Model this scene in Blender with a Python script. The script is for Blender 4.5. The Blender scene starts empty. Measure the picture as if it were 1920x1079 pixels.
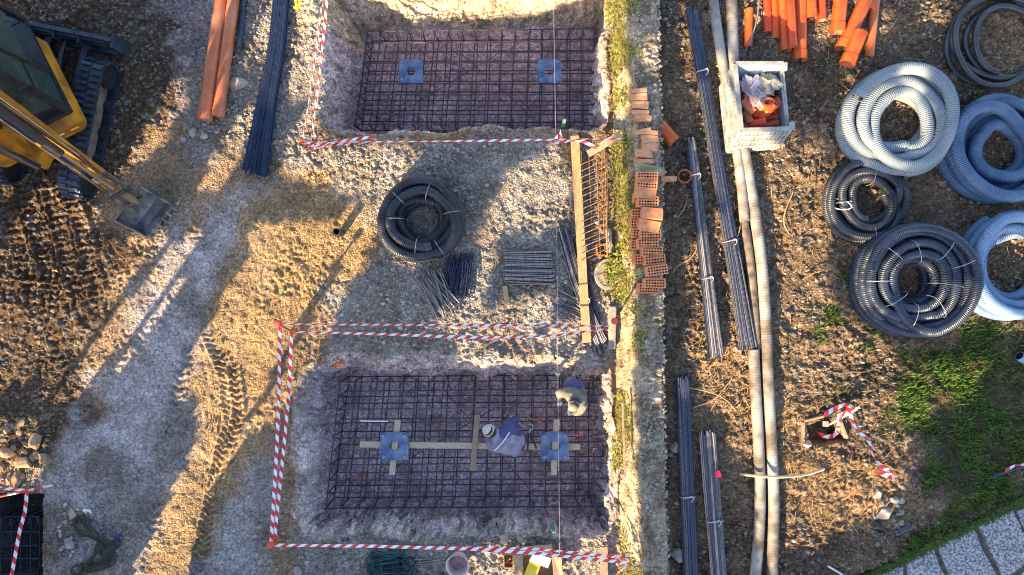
import bpy, bmesh, math, random
import numpy as np
from mathutils import Vector, Matrix
random.seed(7)
S = 0.8            # metres per design unit (one design unit = 100 px of the photograph at ground level)
H = 12.0           # camera height in design units
scene = bpy.context.scene
C = scene.collection

# ---------------- camera, world, sun, exposure ----------------
cam_d = bpy.data.cameras.new('camera'); cam = bpy.data.objects.new('camera', cam_d); C.objects.link(cam)
cam.location = (0, 0, H * S); cam.rotation_euler = (0, 0, 0)
cam_d.sensor_width = 36; cam_d.lens = 36 * H / 19.2; cam_d.clip_end = 3000; cam_d.clip_start = 0.05
scene.camera = cam
EL = math.radians(25)
DX, DY = 0.58, 0.8146          # direction in which shadows fall
w = bpy.data.worlds.new('World'); scene.world = w; w.use_nodes = True
nt = w.node_tree; bg = nt.nodes['Background']
sky = nt.nodes.new('ShaderNodeTexSky'); sky.sky_type = 'NISHITA'; sky.sun_disc = False
sky.sun_elevation = EL; sky.sun_rotation = math.atan2(-DX, -DY); sky.air_density = 1.0; sky.dust_density = 1.2; sky.ozone_density = 0.8
nt.links.new(sky.outputs[0], bg.inputs[0]); bg.inputs[1].default_value = 0.122
sd = bpy.data.lights.new('sun', 'SUN'); sd.energy = 5.0; sd.angle = math.radians(0.5); sd.color = (1.0, 0.74, 0.41)
so = bpy.data.objects.new('sun', sd); C.objects.link(so)
so.rotation_euler = Vector((DX * math.cos(EL), DY * math.cos(EL), -math.sin(EL))).to_track_quat('-Z', 'Y').to_euler()
scene.view_settings.view_transform = 'Standard'; scene.view_settings.look = 'None'
scene.cycles.pixel_filter_type = 'BLACKMAN_HARRIS'; scene.cycles.filter_width = 1.0
scene.view_settings.exposure = 1.84; scene.view_settings.gamma = 1.0

# ---------------- helpers ----------------
def W(px, py, z=0.0):
    "design-space point at height z seen at pixel (px,py) of the photograph"
    k = (H - z) / H / 100.0
    return Vector(((px - 960) * k, (540 - py) * k, z))

_m = {}
def mat(name, c1, c2=None, scale=8.0, rough=0.7, metal=0.0, bump=0.0, bscale=60.0, spec=0.5, stretch=(1, 1, 1), coat=0.0, detail=6, lo=.35, hi=.65, alpha=1.0, trans=0.0, coord='Object'):
    if name in _m: return _m[name]
    m = bpy.data.materials.new(name); m.use_nodes = True; n = m.node_tree.nodes; l = m.node_tree.links
    b = n['Principled BSDF']; b.inputs['Roughness'].default_value = rough; b.inputs['Metallic'].default_value = metal
    b.inputs['Specular IOR Level'].default_value = spec; b.inputs['Coat Weight'].default_value = coat
    b.inputs['Alpha'].default_value = alpha; b.inputs['Transmission Weight'].default_value = trans
    tc = n.new('ShaderNodeTexCoord'); mp = n.new('ShaderNodeMapping'); mp.inputs['Scale'].default_value = stretch
    l.new(tc.outputs[coord], mp.inputs[0])
    if c2 is None: c2 = tuple(min(1, x * 1.25 + .01) for x in c1)
    nz = n.new('ShaderNodeTexNoise'); nz.inputs['Scale'].default_value = scale; nz.inputs['Detail'].default_value = detail
    l.new(mp.outputs[0], nz.inputs['Vector'])
    rp = n.new('ShaderNodeValToRGB'); rp.color_ramp.elements[0].position = lo; rp.color_ramp.elements[1].position = hi
    rp.color_ramp.elements[0].color = (*c1, 1); rp.color_ramp.elements[1].color = (*c2, 1)
    l.new(nz.outputs[0], rp.inputs[0]); l.new(rp.outputs[0], b.inputs['Base Color'])
    if bump:
        n2 = n.new('ShaderNodeTexNoise'); n2.inputs['Scale'].default_value = bscale; n2.inputs['Detail'].default_value = 4
        l.new(mp.outputs[0], n2.inputs['Vector'])
        bp = n.new('ShaderNodeBump'); bp.inputs['Strength'].default_value = bump; bp.inputs['Distance'].default_value = 0.01
        l.new(n2.outputs[0], bp.inputs['Height']); l.new(bp.outputs[0], b.inputs['Normal'])
    _m[name] = m
    return m

class MB:
    "collects geometry in design units, links it as ONE mesh object"
    def __init__(s): s.v = []; s.f = []; s.mi = []
    def add(s, v, f, mi=0):
        o = len(s.v); s.v += [tuple(p) for p in v]; s.f += [tuple(i + o for i in q) for q in f]; s.mi += [mi] * len(f); return s
    def box(s, c, size, R=None, mi=0, bev=0.0):
        hx, hy, hz = [q / 2 for q in size]
        if bev <= 0:
            v = [Vector((x, y, z)) for z in (-hz, hz) for y in (-hy, hy) for x in (-hx, hx)]
            f = [(0, 2, 3, 1), (4, 5, 7, 6), (0, 1, 5, 4), (2, 6, 7, 3), (0, 4, 6, 2), (1, 3, 7, 5)]
        else:
            bm = bmesh.new(); bmesh.ops.create_cube(bm, size=1.0)
            for q in bm.verts: q.co = Vector((q.co.x * size[0], q.co.y * size[1], q.co.z * size[2]))
            bmesh.ops.bevel(bm, geom=bm.edges[:], offset=bev, segments=2, affect='EDGES', profile=0.7)
            bm.verts.index_update(); v = [q.co.copy() for q in bm.verts]; f = [[q.index for q in fc.verts] for fc in bm.faces]; bm.free()
        if R is not None: v = [R @ p for p in v]
        c = Vector(c); return s.add([p + c for p in v], f, mi)
    def beam(s, a, b, wd, th, mi=0, bev=0.0, up=(0, 0, 1)):
        a = Vector(a); b = Vector(b); d = b - a; L = d.length; d.normalize(); u = Vector(up)
        y = u.cross(d)
        if y.length < 1e-4: y = Vector((0, 1, 0)).cross(d)
        y.normalize(); z = d.cross(y)
        R = Matrix((d, y, z)).transposed()
        return s.box((a + b) / 2, (L, wd, th), R, mi, bev)
    def tube(s, pts, r, n=8, mi=0, cap=True, closed=False):
        P = [Vector(p) for p in pts]; N = len(P)
        rs = r if hasattr(r, '__len__') else [r] * N
        up = None; o = len(s.v); vs = []
        for i in range(N):
            if closed: t = P[(i + 1) % N] - P[i - 1]
            else: t = P[min(i + 1, N - 1)] - P[max(i - 1, 0)]
            if t.length < 1e-9: t = Vector((0, 0, 1))
            t.normalize()
            if up is None:
                up = Vector((0, 0, 1)) if abs(t.z) < .9 else Vector((1, 0, 0))
            up = up - t * up.dot(t)
            if up.length < 1e-6: up = t.orthogonal()
            up.normalize(); sd_ = t.cross(up)
            for k in range(n):
                a = 2 * math.pi * k / n
                vs.append(P[i] + (up * math.cos(a) + sd_ * math.sin(a)) * rs[i])
        f = []
        for i in range(N if closed else N - 1):
            j = (i + 1) % N
            for k in range(n):
                k2 = (k + 1) % n; f.append((i * n + k, j * n + k, j * n + k2, i * n + k2))
        if cap and not closed: f.append(tuple(range(n))[::1]); f.append(tuple(reversed([(N - 1) * n + k for k in range(n)])))
        return s.add(vs, f, mi)
    def pipe(s, a, b, ro, ri, n=20, mi=0, mii=0, seg=1):
        "hollow pipe"
        a = Vector(a); b = Vector(b); t = (b - a).normalized(); u = t.orthogonal().normalized(); q = t.cross(u)
        vs = []
        for p, r in ((a, ro), (b, ro), (b, ri), (a, ri)):
            for k in range(n):
                g = 2 * math.pi * k / n; vs.append(p + (u * math.cos(g) + q * math.sin(g)) * r)
        f = []; f2 = []
        for L_ in range(4):
            M_ = (L_ + 1) % 4
            for k in range(n):
                k2 = (k + 1) % n; (f2 if L_ == 2 else f).append((L_ * n + k, L_ * n + k2, M_ * n + k2, M_ * n + k))
        o = len(s.v); s.add(vs, f, mi)
        s.f += [tuple(i + o for i in q_) for q_ in f2]; s.mi += [mii] * len(f2)
        return s
    def prism(s, poly, z0, z1, mi=0):
        n = len(poly); v = [(p[0], p[1], z0) for p in poly] + [(p[0], p[1], z1) for p in poly]
        f = [tuple(range(n - 1, -1, -1)), tuple(range(n, 2 * n))] + [(i, (i + 1) % n, n + (i + 1) % n, n + i) for i in range(n)]
        return s.add(v, f, mi)
    def xform(s, M):
        s.v = [tuple(M @ Vector(p)) for p in s.v]; return s
    def build(s, name, mats, parent=None, smooth=False, local=False):
        me = bpy.data.meshes.new(name)
        off = Vector((0, 0, 0))
        if parent is not None and not local: off = wloc(parent)
        me.from_pydata([(p[0] * S - off.x, p[1] * S - off.y, p[2] * S - off.z) for p in s.v], [], s.f)
        mats = mats if isinstance(mats, (list, tuple)) else [mats]
        for m in mats: me.materials.append(m)
        if len(mats) > 1: me.polygons.foreach_set('material_index', s.mi)
        bm = bmesh.new(); bm.from_mesh(me); bmesh.ops.recalc_face_normals(bm, faces=bm.faces); bm.to_mesh(me); bm.free()
        if smooth:
            me.polygons.foreach_set('use_smooth', [True] * len(me.polygons))
            me.set_sharp_from_angle(angle=math.radians(40))
        o = bpy.data.objects.new(name, me); C.objects.link(o); o.parent = parent
        return o

def wloc(o):
    v = Vector(o.location)
    while o.parent: o = o.parent; v += Vector(o.location)
    return v
def tag(o, label=None, cat=None, group=None, kind=None):
    if label: o['label'] = label
    if cat: o['category'] = cat
    if group: o['group'] = group
    if kind: o['kind'] = kind
    return o
def thing(name, label, cat, loc=(0, 0, 0), group=None):
    o = bpy.data.objects.new(name, None); C.objects.link(o); o.empty_display_size = .1
    o.location = Vector(loc) * S
    return tag(o, label, cat, group)
def copy_tree(o, parent=None):
    c = o.copy(); C.objects.link(c); c.parent = parent
    for ch in list(o.children): copy_tree(ch, c)
    return c

# ---------------- numpy noise ----------------
def _h(ix, iy, seed):
    ix = ix.astype(np.int64).astype(np.uint64); iy = iy.astype(np.int64).astype(np.uint64)
    n = ix * np.uint64(374761393) + iy * np.uint64(668265263) + np.uint64(seed * 1442695041 + 12345)
    n = (n ^ (n >> np.uint64(13))) * np.uint64(1274126177); n = n & np.uint64(0xffffffff)
    n = (n ^ (n >> np.uint64(16))) * np.uint64(2246822519); n = n & np.uint64(0xffffffff)
    n = n ^ (n >> np.uint64(15))
    return (n & np.uint64(0xffffff)).astype(np.float64) / 16777216.0
def vn(x, y, seed=0):
    fx = np.floor(x); fy = np.floor(y); tx = x - fx; ty = y - fy
    tx = tx * tx * (3 - 2 * tx); ty = ty * ty * (3 - 2 * ty)
    a = _h(fx, fy, seed); b = _h(fx + 1, fy, seed); c = _h(fx, fy + 1, seed); d = _h(fx + 1, fy + 1, seed)
    return (a * (1 - tx) + b * tx) * (1 - ty) + (c * (1 - tx) + d * tx) * ty
def fbm(x, y, f, octv=4, seed=0, g=.5):
    r = 0; a = 1; t = 0
    for i in range(octv):
        r = r + a * (vn(x * f + 17.3 * i, y * f - 9.1 * i, seed + i) - .5); t += a; a *= g; f *= 2.03
    return r / t * 2
def worley(x, y, cell, seed=0):
    X = x / cell; Y = y / cell; ix = np.floor(X); iy = np.floor(Y)
    f1 = np.full(X.shape, 9.0); f2 = np.full(X.shape, 9.0); idd = np.zeros(X.shape)
    for dx in (-1, 0, 1):
        for dy in (-1, 0, 1):
            cx = ix + dx; cy = iy + dy
            px_ = cx + _h(cx, cy, seed); py_ = cy + _h(cx, cy, seed + 1)
            d = np.hypot(X - px_, Y - py_); c = d < f1
            f2 = np.where(c, f1, np.minimum(f2, d)); idd = np.where(c, _h(cx, cy, seed + 2), idd); f1 = np.where(c, d, f1)
    return f1, f2, idd
def sst(a, b, x):
    t = np.clip((x - a) / (b - a), 0, 1); return t * t * (3 - 2 * t)
def pxpoly(P): return [((a - 960) / 100., (540 - b) / 100.) for a, b in P]
def polysdf(x, y, P):
    "signed distance, negative inside"
    d = np.full(x.shape, 1e9); ins = np.zeros(x.shape, bool); n = len(P)
    for i in range(n):
        ax, ay = P[i]; bx, by = P[(i + 1) % n]; ex = bx - ax; ey = by - ay
        t = np.clip(((x - ax) * ex + (y - ay) * ey) / (ex * ex + ey * ey + 1e-12), 0, 1)
        d = np.minimum(d, np.hypot(x - ax - ex * t, y - ay - ey * t))
        c = ((ay > y) != (by > y)) & (x < (bx - ax) * (y - ay) / ((by - ay) if abs(by - ay) > 1e-12 else 1e-12) + ax)
        ins ^= c
    return np.where(ins, -d, d)
def zone(x, y, P, soft=.2, warp=.15, seed=50):
    wx = x + warp * fbm(x, y, 1.7, 3, seed) * 2; wy = y + warp * fbm(x, y, 1.7, 3, seed + 9) * 2
    return 1 - sst(-soft / 2, soft / 2, polysdf(wx, wy, pxpoly(P)))

# ---------------- the ground: one sheet with the pits, ruts and clods in it ----------------
STEP = 0.02
def axis(a, b):
    core = np.arange(a, b + STEP / 2, STEP); out = []; st = STEP; v = 0
    while v < 500: st *= 1.35; v += st; out.append(v)
    out = np.array(out)
    return np.concatenate([(a - out)[::-1], core, b + out])
def refine(g, spans, k):
    out = [g]
    for a, b in spans:
        c = g[(g > a) & (g < b)]; out += [c[:-1] + (c[1:] - c[:-1]) * q / k for q in range(1, k)]
    return np.unique(np.concatenate(out))
gx = refine(axis(-10.4, 10.4), [(-4.1, -3.1), (1.55, 1.95), (-8.95, -8.7)], 2); gx = refine(gx, [(1.6, 1.9)], 2)
gy = refine(axis(-6.1, 6.1), [(-4.85, -4.25), (-2.1, -1.2), (2.75, 3.25), (5.1, 5.9), (-4.0, -3.8)], 2); gy = refine(gy, [(-4.75, -4.4), (2.8, 3.15)], 2)
X, Y = np.meshgrid(gx, gy)
FR = sst(0, .6, np.minimum(np.minimum(X + 10.4, 10.4 - X), np.minimum(Y + 6.1, 6.1 - Y)))  # detail fades outside

def ramp_pit(x, y, xl, xr, yb, yt, sl, sr, sb, st_, D, seed):
    nz = .10 * fbm(x, y, 1.3, 4, seed) * 2 + .03 * fbm(x, y, 9, 2, seed + 5)
    a = (x - xl + nz) / sl; b = (xr - x + nz) / sr; c = (y - yb + nz * .9) / sb; d = (yt - y + nz * 1.2) / st_
    m = np.minimum(np.minimum(a, b), np.minimum(c, d))
    # rounded corners
    ra = np.clip(1 - np.minimum(np.minimum(x - xl, xr - x), 0.5) / .5, 0, 1); rc = np.clip(1 - np.minimum(np.minimum(y - yb, yt - y), .5) / .5, 0, 1)
    m = m - np.clip(np.hypot(ra, rc) - 1, 0, 1) * 3
    return sst(0, 1, m) * .85 + np.clip(m, 0, 1) * .15, m
p1, m1 = ramp_pit(X, Y, -3.62, 1.84, 2.92, 5.85, .45, .16, .14, .55, 1.4, 3)
p2, m2 = ramp_pit(X, Y, -3.98, 1.88, -4.62, -1.36, .45, .16, .16, .5, 1.1, 13)
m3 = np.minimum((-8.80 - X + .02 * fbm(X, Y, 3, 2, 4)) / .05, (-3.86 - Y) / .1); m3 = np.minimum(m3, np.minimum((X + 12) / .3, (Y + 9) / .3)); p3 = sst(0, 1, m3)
# small dug hole of the inspection chamber
hole = zone(X, Y, [(1510, 795), (1560, 785), (1575, 822), (1515, 835)], .08, .02)

right = sst(2.3, 2.5, X)
f1a, f2a, ida = worley(X, Y, .10, 21)
f1b, f2b, idb = worley(X + .3 + .03 * fbm(X, Y, 9, 2, 33), Y + .03 * fbm(X, Y, 9, 2, 34), .19, 31)
f1c, f2c, idc = worley(X, Y + .7, .06, 41)
lowf = fbm(X, Y, .55, 4, 1)
rough = fbm(X, Y, 5, 4, 2)
# zone weights
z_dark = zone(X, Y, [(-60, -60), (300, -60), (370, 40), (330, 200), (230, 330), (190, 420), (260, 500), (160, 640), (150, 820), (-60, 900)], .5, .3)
z_grey = zone(X, Y, [(470, 330), (560, 420), (430, 620), (480, 780), (520, 900), (500, 1100), (90, 1100), (95, 920), (170, 740), (260, 600), (330, 440), (410, 380)], .6, .3)
z_tan = zone(X, Y, [(440, 380), (620, 300), (720, 330), (690, 500), (640, 580), (540, 620), (500, 800), (430, 940), (360, 1100), (250, 1100), (340, 850), (380, 640)], .5, .25)
z_rub = zone(X, Y, [(330, -60), (620, -60), (600, 260), (780, 260), (1120, 260), (1150, 690), (620, 690), (620, 560), (700, 480), (700, 380), (480, 300), (380, 300), (320, 160)], .5, .3)
z_grav = zone(X, Y, [(560, 1000), (900, 985), (1000, 960), (1160, 960), (1160, 1120), (560, 1120)], .4, .15) + .8 * zone(X, Y, [(1040, 600), (1155, 600), (1155, 700), (1040, 680)], .3, .15)
z_straw = zone(X, Y, [(1330, 600), (1420, 600), (1450, 720), (1560, 850), (1650, 860), (1720, 900), (1700, 960), (1540, 1000), (1470, 900), (1400, 800), (1320, 720)], .5, .35)
z_grass = zone(X, Y, [(1690, 690), (1740, 650), (1800, 620), (1960, 600), (1960, 900), (1840, 960), (1700, 1060), (1650, 1090), (1690, 1000), (1775, 950), (1760, 880), (1730, 800), (1660, 790)], .5, .3)
z_grass = np.clip(z_grass + .8 * zone(X, Y, [(1540, 500), (1600, 520), (1640, 650), (1600, 740), (1550, 760), (1520, 700)], .5, .35, 77) * (fbm(X, Y, 2.2, 3, 78) > -.05), 0, 1)
z_rock = zone(X, Y, [(-60, 790), (60, 800), (100, 850), (85, 915), (-60, 915)], .3, .1)
z_pink = zone(X, Y, [(355, -60), (430, -60), (400, 60), (350, 130), (330, 230), (300, 220), (320, 90)], .4, .2)

clodA = np.clip(.62 - f1a, 0, 1) * (ida ** 2) ; clodB = np.clip(.6 - f1b, 0, 1) * (idb > .72) * idb; clodC = np.clip(.6 - f1c, 0, 1) * idc
amp = .045 + .05 * z_rub + .06 * z_dark + .07 * right + .07 * z_grav - .03 * z_grey - .02 * z_tan + .06 * z_rock
amp = np.clip(amp, .02, .3) * (1 - .6 * z_grass) * np.clip(.9 + 1.3 * fbm(X, Y, 1.1, 3, 91), .25, 1.6)
Z = .05 * lowf + .035 * rough * (1 + 1.2 * right + .5 * z_dark) + amp * (clodA * .9 + clodC * .35) + clodB * .10 * np.clip(.8 + 2.2 * fbm(X, Y, .8, 3, 93), 0, 1.6) * np.clip(z_rub * .4 + z_dark * .7 + right * .8 + z_rock * 2.5, 0, 2) * (1 - z_grass)
wq = .35 * fbm(X, Y, 1.3, 3, 95)
Z += .05 * np.abs(fbm(X + wq, Y - wq, 3.1, 4, 96)) * z_grey + .035 * np.abs(fbm(X + wq * .5, Y, 3.3, 4, 88)) * (1 - z_grey) * (1 - z_grass) + .052 * (fbm(X, Y, 17, 3, 97)) * np.clip(.45 + 1.5 * fbm(X, Y, .9, 3, 98), .08, 1.4) * (1 - .6 * z_grey) * (1 - z_grass) + .03 * np.abs(fbm(X, Y, 11, 3, 8)) * (z_tan + right)
# ruts and tread prints
def rut(pts, width, depth, pitch, herr=.5, seed=0, ridge=.0):
    global Z
    P = pxpoly(pts); L0 = 0
    for i in range(len(P) - 1):
        ax, ay = P[i]; bx, by = P[i + 1]; L = math.hypot(bx - ax, by - ay); tx, ty = (bx - ax) / L, (by - ay) / L
        sel = (np.abs((X - ax) * ty - (Y - ay) * tx) < width) & ((X - ax) * tx + (Y - ay) * ty > -.02) & ((X - ax) * tx + (Y - ay) * ty < L + .02)
        x = X[sel]; y = Y[sel]; a = (x - ax) * tx + (y - ay) * ty; q = (x - ax) * ty - (y - ay) * tx
        a = a + .03 * fbm(x, y, 4, 2, seed); q = q + .05 * fbm(x, y, 2, 2, seed + 3)
        wd = 1 - sst(width * .8, width, np.abs(q))
        lug = (np.abs(((a + L0 + herr * np.abs(q)) / pitch) % 1 - .5) * 2)
        lug = sst(.35, .65, lug)
        wob = .5 + .5 * sst(-.3, .2, fbm(x, y, 1.6, 3, seed + 7))
        Z[sel] += wd * (-depth * .5 + depth * lug * wob)
        e = np.exp(-((np.abs(q) - width * .9) / .03) ** 2); Z[sel] += e * depth * ridge * wob
        L0 += L
def groove(pts, n, gap, depth, seed=0):
    for k in range(n):
        off = (k - (n - 1) / 2) * gap
        rut([(a + off * 100, b) for a, b in pts], .022, depth, 9, 0, seed, 0)
for o_ in (0, 42, 84, 126): rut([(10 + o_, 352), (42 + o_, 480), (60 + o_, 560)], .18, .05, .13, .1, 100 + o_, 1.3)
for o_ in (0, 46): rut([(0, 505 + o_), (150, 520 + o_)], .19, .08, .15, .0, 140 + o_, .7)
rut([(75, 560), (160, 800)], .16, .05, .16, .4, 161, .5)
rut([(392, 625), (425, 700), (436, 790), (405, 900), (385, 1000), (370, 1079)], .17, .04, .12, .8, 171, 1.0)
rut([(440, 690), (448, 780), (425, 850)], .14, .05, .13, .8, 173, .8)
rut([(350, 650), (330, 760), (300, 900), (275, 1075)], .15, .035, .15, .7, 175, .5)
rut([(600, 300), (640, 420), (600, 560)], .15, .03, .2, .6, 177, .3)
groove([(402, 760), (392, 940)], 5, .06, -.05, 181)
groove([(228, 750), (226, 1000)], 6, .05, -.035, 191)
groove([(412, 620), (414, 770)], 4, .06, -.035, 195)
for o_ in (0, 45, 90): rut([(330 - o_, 560 + o_ * .7), (300 - o_, 640 + o_ * .7)], .15, .03, .15, .6, 201 + o_, .4)
Z += .12 * right
z_path = zone(X, Y, [(1600, 1075), (1700, 1030), (1840, 968), (1960, 905), (2100, 1000), (2100, 1200), (1600, 1200)], .1, .01)
Z = Z * (1 - z_path) + .06 * z_path
Z -= .38 * hole
# pit floors and scraped walls
floor_n = .03 * rough + .05 * clodA * ida + .03 * clodB
str1 = fbm(X + .3 * fbm(X, Y, 2, 2, 65), Y + X * .3, 4.5, 4, 61) * .05
for p, m, D in ((p1, m1, 1.40), (p2, m2, 1.10), (p3, m3, 1.0)):
    wall_ = np.clip(1 - np.abs(np.clip(m, -.5, 1.5) - .5), 0, 1)
    Z = Z * (1 - p) + (floor_n - D + 0) * p + str1 * wall_ * (p > .01) * 1.2 + .06 * np.abs(fbm(X, Y, 7, 3, 64)) * wall_ * (p > .01)
lip = np.exp(-((m1 + .25) / .35) ** 2) * .06 + np.exp(-((m2 + .25) / .35) ** 2) * .07
Z += lip * (m1 < .2) * (m2 < .2)
Z = Z * FR + (1 - FR) * (.12 * right)

# base colours of the different soils and stones (with sunlit pit walls and a shade tint painted in)
def mix(c, col, wgt): return c * (1 - wgt[..., None]) + np.array(col) * wgt[..., None]
Ccol = np.zeros(X.shape + (3,)) + np.array((.345, .23, .14))
nA = fbm(X, Y, 2.2, 5, 71); nB = fbm(X, Y, 14, 3, 72)
Ccol = mix(Ccol, (.40, .26, .13), z_tan)
Ccol = mix(Ccol, (.47, .41, .40), np.clip(z_grey * (1 - .9 * z_tan), 0, 1))  # slight pink put into the grey soil to turn its shade violet
Ccol = mix(Ccol, (.20, .16, .13), z_grey * (1 - z_tan) * sst(-.05, .3, fbm(X, Y, .7, 4, 74)) * .55)
Ccol = mix(Ccol, (.16, .11, .07), sst(.05, .35, fbm(X, Y, .9, 4, 75)) * .6 * (1 - z_tan * .7))
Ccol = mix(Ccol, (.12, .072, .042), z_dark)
Ccol = mix(Ccol, (.30, .265, .235), np.clip(z_rub * .8 + nA * .6, 0, 1) * (z_rub > .05))
Ccol = mix(Ccol, (.30, .22, .22), z_pink)
Ccol = mix(Ccol, (.38, .33, .29), z_grav)
Ccol = mix(Ccol, (.19, .125, .078), right)
Ccol = mix(Ccol, (.10, .07, .05), right * sst(.0, .3, fbm(X, Y, 1.2, 4, 79)) * .75)
Ccol = mix(Ccol, (.31, .19, .095), z_straw * .75 * right)
Ccol = mix(Ccol, (.05, .055, .02), z_grass * .85)
pin = np.maximum(np.maximum(sst(-.05, .5, m1), sst(-.05, .5, m2)), 0)
Ccol = mix(Ccol, (.74, .53, .58), pin)
wallband = np.clip(1.3 - np.abs(np.clip(np.maximum(m1, m2), -1, 3) - .35) * 1.7, 0, 1) * (np.maximum(m1, m2) > -.2)  # pale scraped rims, with some sunlit brightness put into the colour
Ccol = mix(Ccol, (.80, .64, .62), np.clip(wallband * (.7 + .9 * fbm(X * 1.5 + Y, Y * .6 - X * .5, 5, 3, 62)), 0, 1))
far1 = sst(4.7, 5.1, Y) * (X > -4) * (X < 1.8) * (m1 < .95)  # cream of sunlight painted onto the upper pit's far wall
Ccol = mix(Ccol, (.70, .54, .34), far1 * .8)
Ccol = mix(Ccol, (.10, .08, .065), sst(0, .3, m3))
# per-stone colours
stA = (f1a < .42) & (ida > .75); stB = (f1b < .38) & (idb > .95); stC = (f1c < .45) & (idc > .82)
sw = np.clip(.12 + z_rub * .42 + z_grav * .9 + z_rock + z_pink * .5 + z_dark * .35 + .2 * right + pin * .5 - z_grass * .3 - z_tan * .25, 0, 1)
def stonecol(i):
    t = (i * 97.3) % 1; v = .20 + .20 * ((i * 53.7) % 1)
    return np.stack([v * (1 + .14 * t), v * (1 - .02 * t), v * (1.02 - .22 * t)], -1)
for msk, i, st in ((stC, idc, .9), (stA, ida, .9), (stB, idb, .8)):
    ww = (msk * sw * st)[..., None]; Ccol = Ccol * (1 - ww) + stonecol(i) * ww
Ccol *= .78 * (1 + .42 * nA + .34 * nB + .25 * fbm(X, Y, 40, 2, 73))[..., None]
gapd = np.clip(1 - (f2a - f1a) / .12, 0, 1) * .0
Ccol = np.clip(Ccol, .012, .8)

ny, nx = X.shape
wm_ = np.clip(np.maximum(sst(-.15, .1, m1) * (m1 < 1.3), sst(-.15, .1, m2) * (m2 < 1.3)), 0, 1)
for _m_ in (m1, m2): wm_ *= np.where(_m_ > .9, np.clip(1 - (_m_ - .9) / .4, 0, 1), 1)
VX = X + wm_ * (.10 * fbm(Y, Z * 1.2, 3.5, 4, 801) + .04 * fbm(Y, Z, 14, 2, 803)); VY = Y + wm_ * (.10 * fbm(X, Z * 1.2, 3.5, 4, 811) + .04 * fbm(X, Z, 14, 2, 813))
V = np.stack([VX, VY, Z], -1).reshape(-1, 3) * S
idx = np.arange(nx * ny).reshape(ny, nx)
Q = np.stack([idx[:-1, :-1], idx[:-1, 1:], idx[1:, 1:], idx[1:, :-1]], -1).reshape(-1, 4)
def grid_mesh(name, V, Q, col=None, smooth=True):
    me = bpy.data.meshes.new(name); me.vertices.add(len(V)); me.vertices.foreach_set('co', V.astype(np.float32).ravel())
    me.loops.add(Q.size); me.loops.foreach_set('vertex_index', Q.astype(np.int32).ravel())
    me.polygons.add(len(Q)); me.polygons.foreach_set('loop_start', np.arange(0, Q.size, Q.shape[1], dtype=np.int32))
    me.polygons.foreach_set('use_smooth', np.full(len(Q), smooth))
    if col is not None:
        a = me.color_attributes.new('Col', 'FLOAT_COLOR', 'POINT')
        a.data.foreach_set('color', np.concatenate([col.reshape(-1, 3), np.ones((col.size // 3, 1))], 1).astype(np.float32).ravel())
    me.update(calc_edges=True); me.validate()
    return me
def soil_mat(name, bump=.9, vs=45.0, rough=.95):
    m = bpy.data.materials.new(name); m.use_nodes = True; n = m.node_tree.nodes; l = m.node_tree.links; b = n['Principled BSDF']
    b.inputs['Roughness'].default_value = rough; b.inputs['Specular IOR Level'].default_value = .25
    at = n.new('ShaderNodeVertexColor'); at.layer_name = 'Col'; tc = n.new('ShaderNodeTexCoord')
    nz = n.new('ShaderNodeTexNoise'); nz.inputs['Scale'].default_value = 26; nz.inputs['Detail'].default_value = 8; nz.inputs['Roughness'].default_value = .7
    vo = n.new('ShaderNodeTexVoronoi'); vo.inputs['Scale'].default_value = vs
    l.new(tc.outputs['Object'], nz.inputs['Vector']); l.new(tc.outputs['Object'], vo.inputs['Vector'])
    mr = n.new('ShaderNodeMapRange'); mr.inputs[1].default_value = .3; mr.inputs[2].default_value = .7; mr.inputs[3].default_value = .42; mr.inputs[4].default_value = 1.62
    l.new(nz.outputs[0], mr.inputs[0])
    sep = n.new('ShaderNodeSeparateColor'); l.new(vo.outputs['Color'], sep.inputs[0])
    mr2 = n.new('ShaderNodeMapRange'); mr2.inputs[1].default_value = .0; mr2.inputs[2].default_value = 1; mr2.inputs[3].default_value = .7; mr2.inputs[4].default_value = 1.35
    l.new(sep.outputs[0], mr2.inputs[0])
    mu = n.new('ShaderNodeMath'); mu.operation = 'MULTIPLY'; l.new(mr.outputs[0], mu.inputs[0]); l.new(mr2.outputs[0], mu.inputs[1])
    vm = n.new('ShaderNodeVectorMath'); vm.operation = 'SCALE'; l.new(at.outputs[0], vm.inputs[0]); l.new(mu.outputs[0], vm.inputs['Scale'])
    l.new(vm.outputs[0], b.inputs['Base Color'])
    ad = n.new('ShaderNodeMath'); ad.operation = 'SUBTRACT'; l.new(nz.outputs[0], ad.inputs[0]); l.new(vo.outputs['Distance'], ad.inputs[1])
    bp = n.new('ShaderNodeBump'); bp.inputs['Strength'].default_value = bump; bp.inputs['Distance'].default_value = .02
    l.new(ad.outputs[0], bp.inputs['Height']); l.new(bp.outputs[0], b.inputs['Normal'])
    return m
M_soil = soil_mat('soil')
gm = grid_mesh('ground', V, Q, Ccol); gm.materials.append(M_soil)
ground = bpy.data.objects.new('ground', gm); C.objects.link(ground); tag(ground, kind='structure')
def gz(x, y):
    i = int(np.clip(np.searchsorted(gx, x), 0, nx - 1)); j = int(np.clip(np.searchsorted(gy, y), 0, ny - 1)); return float(Z[j, i])
def gza(x, y):
    i = np.clip(np.searchsorted(gx, x), 0, nx - 1); j = np.clip(np.searchsorted(gy, y), 0, ny - 1); return Z[j, i]

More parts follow.
